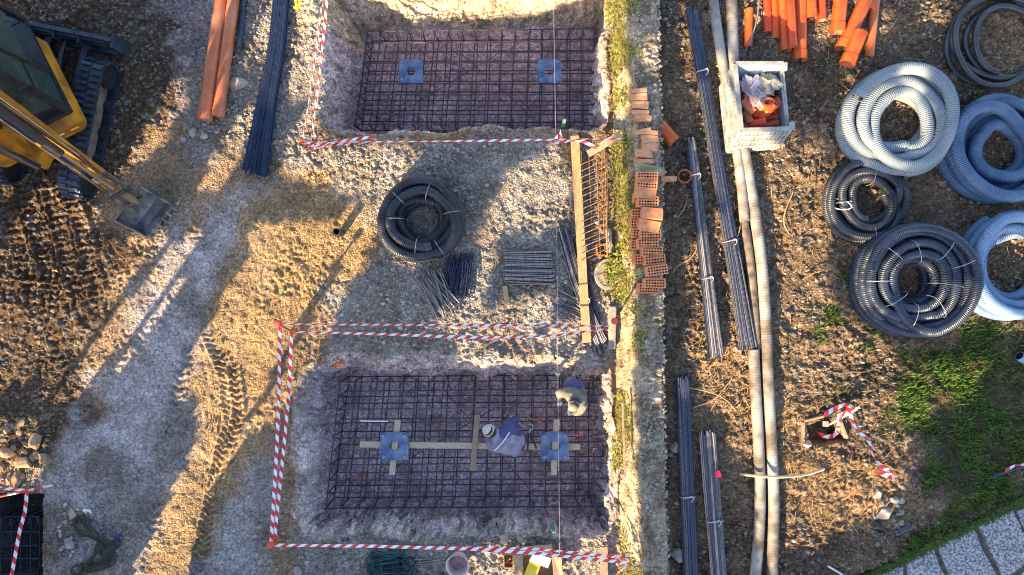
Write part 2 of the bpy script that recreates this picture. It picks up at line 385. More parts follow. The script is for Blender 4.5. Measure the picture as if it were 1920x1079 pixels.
# ---------------- the added, unseen building beyond the lower left of the site: openings shaped to cast the shade ----------------
UX, UY = DY, -DX
LIT = [  # sunlit ground outlines; openings of the added screen are cut to them
 [(215, 330), (250, 255), (300, 190), (335, 140), (352, 165), (345, 210), (285, 290), (235, 345)],
 [(375, 350), (400, 300), (440, 235), (485, 165), (500, 200), (470, 260), (440, 310), (400, 360)],
 [(415, 140), (455, -20), (560, -80), (500, 20), (470, 110), (440, 190)],
 [(455, 490), (480, 420), (540, 400), (640, 385), (700, 375), (720, 400), (700, 480), (650, 540), (628, 600), (600, 660), (570, 720), (530, 800), (470, 805), (400, 930), (345, 1100), (238, 1100), (300, 960), (365, 820), (372, 745), (325, 740), (345, 680), (378, 625), (420, 560)],
 [(520, 330), (545, 250), (600, 185), (615, 262), (800, 262), (770, 325), (700, 370), (600, 345)],
 [(-20, 345), (180, 345), (200, 450), (385, 425), (350, 520), (280, 620), (230, 690), (140, 750), (95, 760), (60, 700), (-20, 740)],
 [(-20, 780), (60, 775), (95, 830), (85, 900), (-20, 925)],
 [(1330, 430), (1350, 420), (1400, 560), (1395, 610), (1340, 590)],
 [(905, 400), (960, 310), (1010, 280), (1075, 270), (1075, 400), (1010, 430), (940, 425), (935, 470), (905, 560), (860, 580), (845, 560), (885, 500), (895, 440)],
 [(860, 570), (900, 560), (1040, 540), (1050, 600), (1140, 560), (1150, 640), (1140, 705), (850, 690), (880, 650), (800, 600)],
 [(712, 350), (790, 330), (860, 400), (850, 470), (760, 495), (712, 430)],
 [(1060, -60), (1215, -60), (1225, 130), (1190, 180), (1240, 420), (1240, 700), (1255, 1110), (1040, 1110), (1060, 900), (1110, 720), (1090, 640), (1095, 300), (1080, 100)],
 [(1255, -20), (1300, -20), (1330, 140), (1290, 130)],
 [(1440, 300), (1530, 230), (1590, 300), (1560, 480), (1600, 560), (1700, 620), (1760, 700), (1720, 800), (1700, 900), (1640, 930), (1580, 960), (1500, 1000), (1455, 1000), (1430, 820), (1390, 830), (1350, 760), (1290, 660), (1280, 600), (1330, 560), (1290, 500), (1320, 400)],
 [(1330, 130), (1380, 60), (1520, 80), (1500, 190), (1490, 330), (1370, 330), (1320, 260)],
 [(1390, -60), (1640, -60), (1680, 20), (1640, 60), (1540, 60), (1400, 40)],
 [(1590, 110), (1760, 70), (1790, 180), (1700, 230), (1610, 210)],
 [(1740, -40), (1800, -20), (1760, 130), (1720, 150)],
 [(1760, 400), (1940, 390), (1940, 600), (1800, 580)],
 [(1620, 380), (1740, 350), (1700, 470), (1640, 500)], [(1570, 280), (1660, 250), (1700, 330), (1600, 345)],
 [(1640, 640), (1860, 640), (1830, 720), (1700, 790)],
 [(880, 1010), (1145, 990), (1145, 1110), (860, 1110)],
 [(430, -90), (1100, -90), (1060, 70), (960, 100), (860, 175), (520, 195), (470, 60)],
]
SHADE_LINES = [((350, 420), (205, 590), 9), ((205, 590), (85, 760), 9), ((385, 455), (180, 720), 8), ((60, 340), (0, 440), 18), ((640, 485), (470, 790), 5), ((620, 390), (520, 395), 22)]  # strips of the added screen left solid to cast thin shadow lines
SD = -11.3
cu, ch = .12, .07
us = np.arange(-12.5, 12.5, cu) + cu / 2; hs = np.arange(0, 10.3, ch) + ch / 2
U, Hh = np.meshgrid(us, hs); Sg = SD + Hh / math.tan(EL)
GX = Sg * DX + U * UX; GY = Sg * DY + U * UY
wx = GX + .12 * fbm(GX, GY, 2.5, 3, 300) + .12 * fbm(GX, GY, 7, 2, 301); wy = GY + .12 * fbm(GX, GY, 2.5, 3, 310) + .12 * fbm(GX, GY, 7, 2, 311)
lit = np.zeros(U.shape, bool)
for P in LIT: lit |= polysdf(wx, wy, pxpoly(P)) < 0
for a, b, r in SHADE_LINES:
    P = pxpoly([a, b]); ex, ey = P[1][0] - P[0][0], P[1][1] - P[0][1]
    t = np.clip(((GX - P[0][0]) * ex + (GY - P[0][1]) * ey) / (ex * ex + ey * ey), 0, 1)
    lit &= ~(np.hypot(GX - P[0][0] - ex * t, GY - P[0][1] - ey * t) < max(r / 100., .07))
mb = MB()
def fpt(u, h, t=0): return Vector(((SD - t) * DX + u * UX, (SD - t) * DY + u * UY, h))
Rf = Matrix(((UX, DX, 0), (UY, DY, 0), (0, 0, 1)))
for j in range(len(hs)):
    i = 0
    while i < len(us):
        if not lit[j, i]:
            k = i
            while k < len(us) and not lit[j, k]: k += 1
            a, b = us[i] - cu / 2, us[k - 1] + cu / 2
            mb.box(fpt((a + b) / 2, hs[j]), (b - a, .12, ch), Rf); i = k
        else: i += 1
M_block = mat('grey_screen_blocks', (.24, .22, .20), (.34, .32, .30), 5, .9, bump=.3)
screen_root = thing('shade_screen', 'added unseen grey block building with ragged openings beyond the lower left of the site', 'screen', fpt(0, 0))
mb.build('screen_blocks', M_block, screen_root)

# ---------------- materials ----------------
M_rebar = mat('sky_tinted_rebar', (.022, .035, .085), (.05, .065, .11), 30, .38, .55, bump=.3, bscale=150)  # blue of the reflected sky put into the steel's base colour
M_rebar2 = mat('grey_rebar', (.05, .06, .09), (.14, .13, .14), 22, .42, .6, bump=.3, bscale=150)
M_cage = mat('dark_cage_rebar', (.030, .035, .065), (.085, .075, .095), 14, .5, .35)
M_rust = mat('rusty_steel', (.20, .075, .025), (.38, .18, .06), 30, .8, .2)
M_wire = mat('pale_tie_wire', (.45, .42, .40), (.6, .58, .55), 20, .4, .6)
M_wood = mat('raw_timber', (.36, .22, .10), (.52, .34, .17), 9, .8, stretch=(1, 6, 6), bump=.2, bscale=60)
M_woodp = mat('pale_timber', (.42, .33, .22), (.56, .46, .33), 9, .8, stretch=(1, 7, 7), bump=.2, bscale=60)
M_woodo = mat('weathered_timber', (.25, .17, .11), (.38, .28, .2), 9, .85, stretch=(6, 1, 6), bump=.2)
M_red = mat('tape_red', (.62, .02, .03), (.75, .04, .05), 6, .4)
M_white = mat('tape_white', (.72, .72, .74), (.85, .85, .86), 6, .4)
M_orange = mat('orange_pipe_plastic', (.50, .07, .008), (.62, .12, .02), 5, .35, coat=.2, bump=.05)
M_ored = mat('red_pipe_plastic', (.60, .045, .012), (.70, .08, .02), 5, .33, coat=.2)
M_oin = mat('pipe_inside', (.60, .20, .10), (.70, .3, .18), 5, .6)
M_tan = mat('dusty_orange_pipe', (.42, .085, .02), (.60, .22, .11), 3, .33, stretch=(1, 1, 1), lo=.3, hi=.75, coat=.1)
M_black = mat('black_corrugated_plastic', (.018, .022, .032), (.05, .055, .07), 4, .36, coat=.15)
M_blk2 = mat('dark_blue_corrugated_plastic', (.022, .03, .055), (.045, .06, .10), 4, .36, coat=.15)
M_grey = mat('grey_corrugated_plastic', (.17, .22, .28), (.25, .29, .32), 3, .5)
M_blue = mat('slate_blue_corrugated_plastic', (.045, .10, .20), (.09, .16, .27), 3, .45)
M_lblue = mat('light_blue_corrugated_plastic', (.13, .22, .38), (.20, .30, .44), 3, .45)
M_dirt = mat('muddy_pale_corrugated_plastic', (.13, .10, .075), (.34, .32, .30), 3.5, .7, lo=.35, hi=.6)
M_dark = mat('dark_rubber', (.012, .014, .02), (.035, .038, .045), 18, .6, bump=.2)
M_plate = mat('blue_steel_plate', (.06, .11, .25), (.26, .31, .42), 6, .42, .3, bump=.3, bscale=90, detail=12, lo=.4, hi=.75)
M_bolt = mat('galvanised_bolt', (.3, .3, .32), (.5, .5, .5), 20, .4, .8)
M_brick = mat('orange_hollow_brick', (.55, .19, .08), (.68, .29, .14), 14, .85, bump=.25, bscale=90)
M_brick2 = mat('pale_brick', (.50, .22, .11), (.68, .36, .20), 14, .85, bump=.25, bscale=90)
M_bhole = mat('brick_core_hole', (.10, .035, .02), None, 8, .9)
M_crate = mat('dusty_crate_plastic', (.22, .225, .225), (.36, .37, .365), 9, .6)
M_cratei = mat('shade_blue_crate_inside', (.20, .27, .36), (.28, .36, .46), 5, .5)  # blue of the shade inside the crate put into the plastic colour
M_conc = mat('concrete', (.24, .22, .19), (.38, .35, .30), 12, .9, bump=.5)
M_yel = mat('excavator_yellow', (.26, .11, .015), (.50, .22, .012), 3.5, .5, coat=.1, lo=.38, hi=.58, bump=.1)
M_blkp = mat('black_painted_steel', (.012, .013, .016), (.03, .03, .035), 12, .4)
M_dblue = mat('dark_blue_steel', (.018, .028, .05), (.05, .07, .10), 9, .5, .3, bump=.2)
M_steel = mat('worn_bucket_steel', (.10, .10, .115), (.32, .29, .27), 6, .45, .6, bump=.4, bscale=40)
M_chrome = mat('chrome_rod', (.6, .65, .75), (.75, .78, .85), 6, .15, 1.0)
M_glass = mat('tinted_cab_glass', (.010, .018, .016), (.03, .045, .03), 3, .08, coat=.5)
M_glow = mat('seat_cloth', (.05, .05, .045), None, 9, .9)
M_yrub = mat('safety_yellow', (.75, .62, .02), None, 9, .5)
M_twig = mat('dry_twig', (.30, .19, .09), (.46, .32, .17), 12, .9)
M_rock = mat('grey_rock', (.22, .20, .19), (.40, .37, .34), 9, .9, bump=.5, bscale=30)
M_rockp = mat('pinkish_rock', (.36, .25, .20), (.52, .40, .31), 9, .9, bump=.5, bscale=30)
M_green = mat('green_painted_stake', (.08, .22, .16), None, 9, .6)
M_cap = mat('red_plastic_cap', (.65, .06, .05), None, 9, .4)

# ---------------- the low sloping wall ----------------
wy_ = np.arange(-6.6, 6.6, .02); prof = np.array([0, .04, .08, .12, .16, .2, .24, .28, .32, .36, .40, .43, .46, .50, .56, .62, .68, .74, .80, .84, .85, .855, .86])
zp_ = np.interp(prof, [0, .40, .46, .80, .85, .86], [-.12, .50, .55, .55, .50, -.05])
PU, PY = np.meshgrid(prof, wy_)
PZ = np.broadcast_to(zp_, PU.shape).copy()
PX = 1.86 + PU + (-PY) * .018 + .03 * fbm(PY, PY * 0 + 3, .8, 3, 401) + .02 * (np.sin(PY * .6))
face = (PU < .42)
crs = np.abs(((PU / .065) + .35 * fbm(PY, PU * 8, 1.6, 3, 405)) % 1 - .5) * 2
f1w, f2w, idw = worley(PY * .5, PU * 1.4, .075, 411)
disp = np.where(face, .05 * (crs - .5) + .07 * np.clip(.6 - f1w, 0, 1) * idw + .03 * fbm(PY, PU * 3, 5, 3, 404), .22 * np.clip(.6 - worley(PU, PY, .10, 421)[0], 0, 1) * worley(PU, PY, .10, 421)[2] + .05 * fbm(PU, PY, 2.5, 4, 422) + .03 * fbm(PU, PY, 5, 3, 425))
disp = np.where(PU > .81, disp * .4, disp)
ca = math.atan2(.62, .40)
PX = PX - np.where(face, math.sin(ca) * disp, 0); PZ = PZ + np.where(face, math.cos(ca) * disp, disp)
cw = np.zeros(PU.shape + (3,)) + np.array((.42, .33, .22)); nw = fbm(PU * 3, PY, 3, 4, 430); nw2 = fbm(PU * 8, PY, 9, 3, 431)
cw = mix(cw, (.20, .15, .09), np.clip((.35 - crs) * 2, 0, .8) * face)
cw = mix(cw, (.34, .28, .22), (~face) * .85)
cw = mix(cw, (.16, .12, .08), (~face) * np.clip(sst(-.1, .25, fbm(PU * 2, PY, 3.2, 4, 433)), 0, .8)); cw = mix(cw, (.16, .12, .07), face * sst(.05, .4, fbm(PU * 3, PY, 5, 4, 434)) * .7)
gpatch = np.clip(sst(-.1, .35, fbm(PU * 1.5, PY, 1.3, 4, 440) + .35 * sst(0, 4, PY) - .15) * np.exp(-((PU - .2) / .16) ** 2), 0, 1)
cw = mix(cw, (.20, .19, .05), gpatch * .8)
cw *= (1 + .35 * nw + .35 * nw2)[..., None]; cw = np.clip(cw, .03, .75)
ny2, nx2 = PU.shape; ii = np.arange(nx2 * ny2).reshape(ny2, nx2)
QW = np.stack([ii[:-1, :-1], ii[:-1, 1:], ii[1:, 1:], ii[1:, :-1]], -1).reshape(-1, 4)
wm = grid_mesh('retaining_wall', np.stack([PX, PY, PZ], -1).reshape(-1, 3) * S, QW, cw); wm.materials.append(soil_mat('rough_wall_stone', .7, 60))
wall = bpy.data.objects.new('retaining_wall', wm); C.objects.link(wall)
tag(wall, 'long low rough stone wall with a sloping pale side and weeds, running beside both pits', 'wall')
def wallx(y): return 1.86 - y * .018 + .02 * math.sin(y * .6)

# ---------------- corrugated pipes ----------------
def resample(P, step):
    P = [Vector(p) for p in P]; out = [P[0]]; acc = 0
    seg = [(P[i + 1] - P[i]).length for i in range(len(P) - 1)]; T = sum(seg); n = max(2, int(T / step)); i = 0; s0 = 0
    for k in range(1, n + 1):
        t = T * k / n
        while i < len(seg) - 1 and s0 + seg[i] < t: s0 += seg[i]; i += 1
        out.append(P[i].lerp(P[i + 1], min(1, (t - s0) / max(seg[i], 1e-9))))
    return out
def smoothpath(P, it=3):
    P = [Vector(p) for p in P]
    for _ in range(it):
        Q_ = [P[0]]
        for a, b in zip(P[:-1], P[1:]): Q_ += [a.lerp(b, .25), a.lerp(b, .75)]
        Q_.append(P[-1]); P = Q_
    return P
def corr(mb_, P, r, pitch=.035, amp=.12, n=12, mi=0):
    Q_ = resample(P, pitch / 3); k = len(Q_)
    rs = [r * (1 - amp) if i % 3 == 0 else r for i in range(k)]
    mb_.tube(Q_, rs, n, mi, cap=False)
    for e, e2 in ((0, 4), (k - 1, k - 5)):     # dark open mouths, recessed
        d = (Q_[e2] - Q_[e]).normalized(); mb_.pipe(Q_[e] - d * .002, Q_[e] + d * .12, r, r * .86, n, mi, 1)
def coil(name, label, cx, cy, turns, tr, M_, pitch=.035, a0=0.0, wob=.02, sd_=1, ties=5, group=None, ecc=(1, 1), tail=None):
    rnd = random.Random(sd_)
    c = W(cx, cy, 0); g0 = .12 if c.x > 2.5 else .02
    c = W(cx, cy, .15 + g0)
    root = thing(name, label, 'hose coil', (c.x, c.y, g0), group)
    P = []; N = 64; nt_ = len(turns); ph = rnd.random() * 6
    for i in range(int(nt_ * N) - N // 3):
        t = i / N; k = int(t); f = t - k; f = sst(0.72, 1, np.array(f)) if k < nt_ - 1 else 0.0
        a = turns[k]; b = turns[min(k + 1, nt_ - 1)]
        r = a[0] * (1 - f) + b[0] * f; z = a[1] * (1 - f) + b[1] * f
        ang = a0 + 2 * math.pi * t
        ox = a[2] if len(a) > 2 else 0; oy = a[3] if len(a) > 3 else 0; ox2 = b[2] if len(b) > 2 else 0; oy2 = b[3] if len(b) > 3 else 0
        ox = ox * (1 - f) + ox2 * f; oy = oy * (1 - f) + oy2 * f
        r += wob * math.sin(3 * ang + ph + k * 1.3) + wob * .6 * math.sin(2 * ang + k * 2.1)
        P.append((c.x + ox + r * ecc[0] * math.cos(ang), c.y + oy + r * ecc[1] * math.sin(ang), g0 + z))
    if tail: P += [tuple(W(a, b, g0 + z)) for a, b, z in tail]
    m_ = MB(); corr(m_, smoothpath(P, 1), tr, pitch); m_.build('hose', [M_, M_dark], root, True)
    rr = [t[0] for t in turns]; zz = max(t[1] for t in turns)
    for k in range(ties):
        ang = a0 + (k + rnd.random() * .5) * 2 * math.pi / ties; u = Vector((math.cos(ang), math.sin(ang), 0))
        sp0 = rnd.uniform(0, .5); ri = min(rr) - tr - .01 + sp0 * (max(rr) - min(rr)); ro = ri + (max(rr) - min(rr)) * .5 + 2 * tr; zt = g0 + zz + tr + .02
        q = [c + u * ri, c + u * ri, c + u * ((ri + ro) / 2), c + u * ro, c + u * ro]
        zs = [g0 + .05, zt - .05, zt + .01, zt - .06, g0 + .05]
        t_ = MB(); t_.tube(smoothpath([(p.x, p.y, z) for p, z in zip(q, zs)], 2), .0055, 5); t_.build('binding_tie', M_wire, root, True)
    return root
coil('hose_coil', 'black ribbed hose coil alone on the bare ground between the two pits', 792, 415,
     [(.68, .10), (.70, .28), (.54, .10), (.38, .10), (.40, .28), (.56, .30), (.69, .44), (.52, .46)], .092, M_black, .034, 1.0, .02, 3, 6)
coil('hose_coil', 'pale grey ribbed hose coil on the soil right of the plastic crate', 1675, 233,
     [(.92, .12), (.90, .35), (.72, .15), (.56, .17), (.70, .40), (.50, .36, .02, .0), (.88, .52, -.03, .02)], .112, M_grey, .036, 4.9, .03, 5, 0)
coil('hose_coil', 'slate blue ribbed hose coil with widely spaced loops at the right edge', 1862, 280,
     [(.90, .12), (.88, .33), (.68, .14, .06, -.04), (.48, .16, .03, -.08), (.50, .36, .04, -.08), (.90, .50)], .112, M_blue, .034, 2.6, .025, 6, 0)
coil('hose_coil', 'small black ribbed hose coil with loose white string between pale grey and large dark coils', 1622, 378,
     [(.70, .09), (.68, .25), (.55, .10), (.40, .10, .03, .02), (.52, .28, .04, .03), (.36, .26, .03, .03)], .078, M_black, .032, .4, .02, 8, 3)
coil('hose_coil', 'largest dark navy ribbed hose coil, many tight turns, beside the grass', 1700, 527,
     [(.96, .10), (.96, .28), (.96, .45), (.80, .12), (.64, .12), (.48, .12), (.36, .14), (.40, .32), (.56, .32), (.72, .34), (.86, .52), (.66, .54), (.48, .52), (.93, .64)], .09, M_blk2, .034, 5.1, .014, 9, 9)
coil('hose_coil', 'light blue ribbed hose coil cut by the right edge beside the largest dark coil', 1893, 500,
     [(.92, .12), (.90, .34), (.74, .14), (.56, .15), (.72, .38), (.88, .52)], .10, M_lblue, .036, 2.0, .02, 11, 0)
coil('hose_coil', 'thin shiny black hose in loose open loops at the upper right corner', 1868, 82,
     [(.80, .06, -.05, .05), (.76, .14, .0, .1), (.66, .08, .15, .02), (.82, .2, .02, .05), (.62, .18, .2, .05)], .055, M_black, .03, .3, .03, 12, 0)
root = thing('hose_end', 'cut end of pale blue ribbed hose lying in the grass at the right edge', 'hose', W(1915, 672, .1))
m_ = MB(); corr(m_, smoothpath([W(1911, 668, .2), W(1930, 680, .18), W(1965, 690, .18)], 2), .09, .04); m_.build('hose', [M_lblue, M_dark], root, True)

def ribpipe(label, P, r, M_, z, pitch=.05):
    c = W(P[0][0], P[0][1], 0)
    root = thing('drain_pipe', label, 'drain pipe', (c.x, c.y, z - r), 'ribbed drain pipes along the right side')
    m_ = MB(); corr(m_, smoothpath([W(a, b, z + (zz[0] if zz else 0)) for a, b, *zz in P], 3), r, pitch, .045, 14); m_.build('pipe_wall', [M_, M_dark], root, True)
    return root
ribpipe('short muddy pale ribbed pipe passing under the crate and ending halfway down', [(1333, -30), (1345, 60), (1362, 160), (1383, 290), (1391, 350), (1396, 416)], .092, M_dirt, .25)
ribpipe('longest muddy pale ribbed pipe running the whole height of the picture', [(1370, -30), (1373, 60), (1378, 170), (1396, 290), (1412, 380), (1427, 480), (1436, 600), (1440, 720), (1447, 850), (1452, 960), (1446, 1110)], .103, M_dirt, .26)
ribpipe('pale ribbed pipe with small holes starting at the middle right, left of the longest pipe', [(1413, 656), (1417, 740), (1423, 840), (1426, 930), (1423, 1010), (1413, 1110)], .10, M_dirt, .26)
root = thing('drain_pipe', 'dirty dark pipe emerging below the end of the short pale ribbed pipe', 'drain pipe', W(1400, 420, .12), 'ribbed drain pipes along the right side')
m_ = MB(); m_.tube(smoothpath([W(1393, 405, .22), W(1405, 480, .22), (W(1413, 560, .22)), W(1419, 655, .22)], 2), .08, 12)
m_.build('pipe_wall', mat('dirty_dark_pipe', (.06, .05, .045), (.25, .2, .15), 7, .7, bump=.4), root, True)

# ---------------- orange plastic pipes ----------------
def opipe(label, a, b, wpx, z, M_=None, sock=True, cat='pipe', group=None, name='plastic_pipe', zb=None):
    r = wpx / 200.; A = W(a[0], a[1], z); B = W(b[0], b[1], z if zb is None else zb)
    root = thing(name, label, cat, ((A.x + B.x) / 2, (A.y + B.y) / 2, z - r), group)
    m_ = MB(); m_.pipe(A, B, r, r * .88, 24, 0, 1); m_.build('pipe_wall', [M_ or M_orange, M_oin], root, True)
    if sock:
        d = (A - B).normalized(); m_ = MB(); m_.pipe(B + d * .02, B + d * .16, r * 1.07, r * .99, 24); m_.build('socket', M_ or M_orange, root, True)
    return root
G = 'orange pipes in the pile at the top right'
for lab, a, b, wp, z, Mx in [
    ('short orange pipe lying alone above the crate with a grey cable across it', (1405, 18), (1403, 90), 15, .22, M_orange),
    ('leftmost orange pipe of the pile', (1436, -40), (1440, 62), 15, .22, M_ored),
    ('second orange pipe from the left of the pile', (1450, -40), (1454, 74), 15, .22, M_orange),
    ('wide orange pipe with shaded end third from the left of the pile', (1464, -60), (1474, 96), 20, .24, M_orange),
    ('bright red narrow pipe lying on top of the orange pile', (1478, -60), (1487, 88), 15, .42, M_ored),
    ('wide orange pipe reaching lowest in the left half of the pile', (1499, -60), (1500, 114), 24, .26, M_orange),
    ('orange pipe with its open end just above the lowest reaching pipe, to its right', (1516, -60), (1520, 36), 22, .27, M_orange),
    ('narrow red pipe ending high, right of the middle of the pile', (1537, -60), (1541, 39), 16, .24, M_ored),
    ('wide orange pipe left of the gap with a dusty open mouth', (1582, -60), (1570, 62), 25, .27, M_orange),
    ('long slanting orange pipe with a wide open mouth', (1630, -10), (1578, 93), 25, .27, M_orange),
    ('shortest slanting orange pipe lying lowest in the pile', (1614, 62), (1588, 121), 26, .42, M_orange),
    ('rightmost slim tan orange pipe of the pile', (1648, -60), (1630, 108), 16, .22, M_tan)]:
    opipe(lab, a, b, wp, z, Mx, wp > 16, group=G)
opipe('dusty long orange pipe, left one of the pair lying at the upper left', (424, -60), (384, 226), 25, .16, M_tan, True, group='pair of long dusty pipes')
opipe('dusty long orange pipe, right one of the pair lying at the upper left', (446, -60), (409, 219), 21, .16, M_tan, True, group='pair of long dusty pipes')
opipe('thin dark grey pipe beside the dusty orange pair', (464, -60), (448, 96), 9, .1, M_dblue, False)
opipe('short terracotta orange pipe piece on dark soil beside the bricks', (1236, 235), (1264, 267), 25, .30, M_orange, False, name='pipe_piece')
A = W(1283, 333, .2)
root = thing('pipe_ring', 'upright orange clay pipe ring standing on the dark soil', 'pipe ring', (A.x, A.y, .12))
m_ = MB(); m_.pipe((A.x, A.y, .12), (A.x - .02, A.y, .32), .125, .105, 28); m_.build('ring_wall', M_tan, root, True)
A = W(636, 437, .15)
root = thing('pipe_stub', 'short dark pipe stub standing upright in the bare ground', 'pipe stub', (A.x, A.y, 0))
m_ = MB(); m_.pipe((A.x, A.y, -.1), (A.x, A.y, .34), .07, .055, 20); m_.build('stub_wall', M_dblue, root, True)

M_rb = mat('pale_rebar', (.16, .15, .16), (.34, .30, .29), 12, .5, .4, stretch=(3, .3, 3)); M_rc = mat('sky_navy_rebar', (.015, .025, .06), (.03, .045, .09), 12, .35, .5)  # the navy holds reflected sky in its base colour
VAR = {M_rc.name: [M_rc, M_rebar], M_rebar.name: [M_rebar, M_rebar, M_rc, M_rebar2], M_rebar2.name: [M_rebar2, M_rebar2, M_rb, M_rebar, M_rc]}  # darker and paler tones stand for varied lighting from bar to bar
# ---------------- bundles of reinforcing bars ----------------
def bundle(label, P, wd, n, z0=.14, M_=None, r=.016, spread=.0, seed=1, layers=3, ties=2, name='rebar_bundle', endj=.06, wend=None):
    rnd = random.Random(seed); P = smoothpath([W(a, b, z0 + .05) for a, b in P], 2)
    c = P[len(P) // 2]; root = thing(name, label, 'rebar bundle', (c.x, c.y, z0 - .05), 'bundles of steel bars on the ground')
    N = len(P); T = []
    for i in range(N):
        t = (P[min(i + 1, N - 1)] - P[max(0, i - 1)]).normalized(); T.append(Vector((t.y, -t.x, 0)))
    for k in range(n):
        lay = k % layers; per = math.ceil(n / layers); q = (k // layers + .5 * (lay % 2)) / max(1, per - .5) - .5
        q += rnd.uniform(-.02, .02); ph = rnd.random() * 6; dz = lay * r * 1.75; sh = rnd.uniform(-endj, endj); aa = rnd.uniform(0, .25) / max(1, n / 8)
        pts = []
        for i in range(N):
            f = i / (N - 1); wv = wd * (1 - f) + (wend if wend is not None else wd) * f
            o_ = q * wv * (1 - .25 * lay / layers) + aa * wd * math.sin(ph + f * 5) + spread * q * max(0, f - .6) * 2
            pts.append(P[i] + T[i] * o_ + Vector((0, 0, dz + r * .3 * math.sin(ph * 2 + f * 7))))
        d0 = (pts[0] - pts[1]).normalized(); d1 = (pts[-1] - pts[-2]).normalized(); pts[0] = pts[0] + d0 * sh; pts[-1] = pts[-1] + d1 * rnd.uniform(-endj, endj)
        m_ = MB(); m_.tube(pts, r, 6); m_.build('bar', rnd.choice(VAR[(M_ or M_rebar).name]), root, True)
    for j in range(ties):
        i = int((j + .6) / ties * (N - 1) * .9) ; i = min(max(i, 1), N - 2); p = P[i]; u = T[i] * (wd / 2 + .03)
        q = [p - u + Vector((0, 0, -.03)), p - u * .9 + Vector((0, 0, .09)), p + Vector((0, .01, .11)), p + u * .9 + Vector((0, 0, .09)), p + u + Vector((0, 0, -.03))]
        m_ = MB(); m_.tube(smoothpath(q, 2), .009, 5); m_.tube(smoothpath([p + Vector((0, 0, .1)), p + Vector((.06, .05, .12)), p + Vector((.1, -.02, .11)), p + Vector((.05, -.08, .1))], 2), .008, 5)
        m_.build('tie_wire', M_wire, root, True)
    return root
bundle('wide dark blue bundle of long bars at the upper left, fanned at its lower end', [(530, -40), (520, 90), (500, 190), (478, 323)], .26, 54, .05, M_rc, .014, .12, 1, 3, 0, wend=.42, endj=.08)
bundle('longest dark steel bar bundle, from the top edge down to the ribbed pipes', [(1295, 22), (1318, 150), (1345, 320), (1372, 470), (1402, 652)], .20, 40, .2, M_rebar2, .017, .1, 2, 3, 2, wend=.26)
bundle('steel bar bundle left of the longest one, in the middle right of the site', [(1294, 265), (1306, 370), (1322, 500), (1342, 666)], .14, 34, .2, M_rebar2, .017, .05, 3, 3, 2, wend=.26)
bundle('narrow blue bar bundle nearest the wall, reaching the bottom edge', [(1278, 712), (1284, 850), (1290, 980), (1296, 1120)], .24, 34, .2, M_rebar, .017, 0, 4, 3, 1)
bundle('grey streaked bar bundle with a red tag, at the bottom edge', [(1326, 812), (1334, 920), (1342, 1010), (1350, 1120)], .28, 40, .2, M_rebar2, .017, 0, 5, 3, 1)
bundle('loose bars slanting under the long plank beside the rusty stirrup cage', [(1058, 440), (1080, 520), (1105, 590), (1130, 648)], .22, 22, .06, M_rebar2, .014, .1, 6, 2, 1, endj=.15)
bundle('few thin bars beside the small upright ring of concrete', [(1098, 484), (1110, 560), (1118, 600)], .06, 4, .05, M_rebar2, .012, .1, 61, 1, 0, endj=.1)
bundle('three bars with a red mark lying crosswise left of the plank', [(1046, 548), (1070, 562), (1096, 575)], .10, 3, .05, M_rebar2, .012, .1, 62, 1, 0, endj=.05)
bundle('pair of bent bars lying crosswise lower left of the plank', [(1044, 575), (1068, 588), (1095, 602)], .22, 5, .05, M_rebar2, .012, .1, 63, 1, 0, endj=.05)
m_ = MB(); a = W(1346, 890, .36); m_.box(a, (.10, .12, .006), Matrix.Rotation(.4, 3, 'Z')); t = m_.build('paper_tag', mat('red_tag', (.6, .01, .06), None, 5, .5)); tag(t, 'small crimson tag tied on the grey bar bundle at the bottom', 'tag')

# ---------------- stirrups ----------------
def stirrup(m_, c, w_, h_, ang, r=.011, tilt=0.0, z=.05, open_=False):
    R = Matrix.Rotation(ang, 3, 'Z') @ Matrix.Rotation(tilt, 3, 'X')
    k = min(w_, h_) * .12
    q = [(-w_ / 2, -h_ / 2), (w_ / 2, -h_ / 2), (w_ / 2, h_ / 2), (-w_ / 2, h_ / 2)]
    if open_: P = [Vector((*p, 0)) for p in (q[3], q[0], q[1], q[2])]
    else: P = [Vector((*p, 0)) for p in q]
    P = [R @ p + Vector(c) + Vector((0, 0, z)) for p in P]
    if open_: m_.tube(resample(P, .04), r, 5)
    else: m_.tube(P + [P[0] + Vector((0, 0, .012))], r, 5)
def pile(name, label, ctr, z, items, M_, group):
    c = W(*ctr, z); root = thing(name, label, 'stirrups', (c.x, c.y, z), group)
    for it in items:
        m_ = MB(); stirrup(m_, *it); m_.build('stirrup', M_, root, True)
    return root
rnd = random.Random(5)
its = []
for k in range(30): its.append((W(845 + rnd.uniform(-8, 36), 518 + rnd.uniform(-12, 12)), .06 + rnd.random() * .05, .62, math.radians(rnd.uniform(-12, 4) - 4), .010, rnd.uniform(-.1, .1), .05 + k * .004, False))
pile('stirrup_bundle', 'blue dark narrow stirrups fanned just below the lone black coil', (860, 520), .03, its, M_rebar, 'loose bundles of stirrups')
its = []
for k in range(34): its.append((W(826 + rnd.uniform(-22, 14), 552 + rnd.uniform(-16, 16)), .10 + rnd.random() * .05, .66, math.radians(rnd.uniform(14, 48)), .010, rnd.uniform(-.15, .15), .06 + k * .004, False))
pile('stirrup_bundle', 'tangled grey stirrups slanting left of the fanned blue ones', (820, 555), .03, its, M_rb, 'loose bundles of stirrups')
its = []
for k in range(40): its.append((W(992 + rnd.uniform(-4, 4), 478 + (k % 10) * 5.6 + rnd.uniform(-2, 2)), .90, .07 + .03 * rnd.random(), math.radians(rnd.uniform(-3, 3)), .011, rnd.uniform(-.2, .2), .04 + (k // 10) * .03, False))
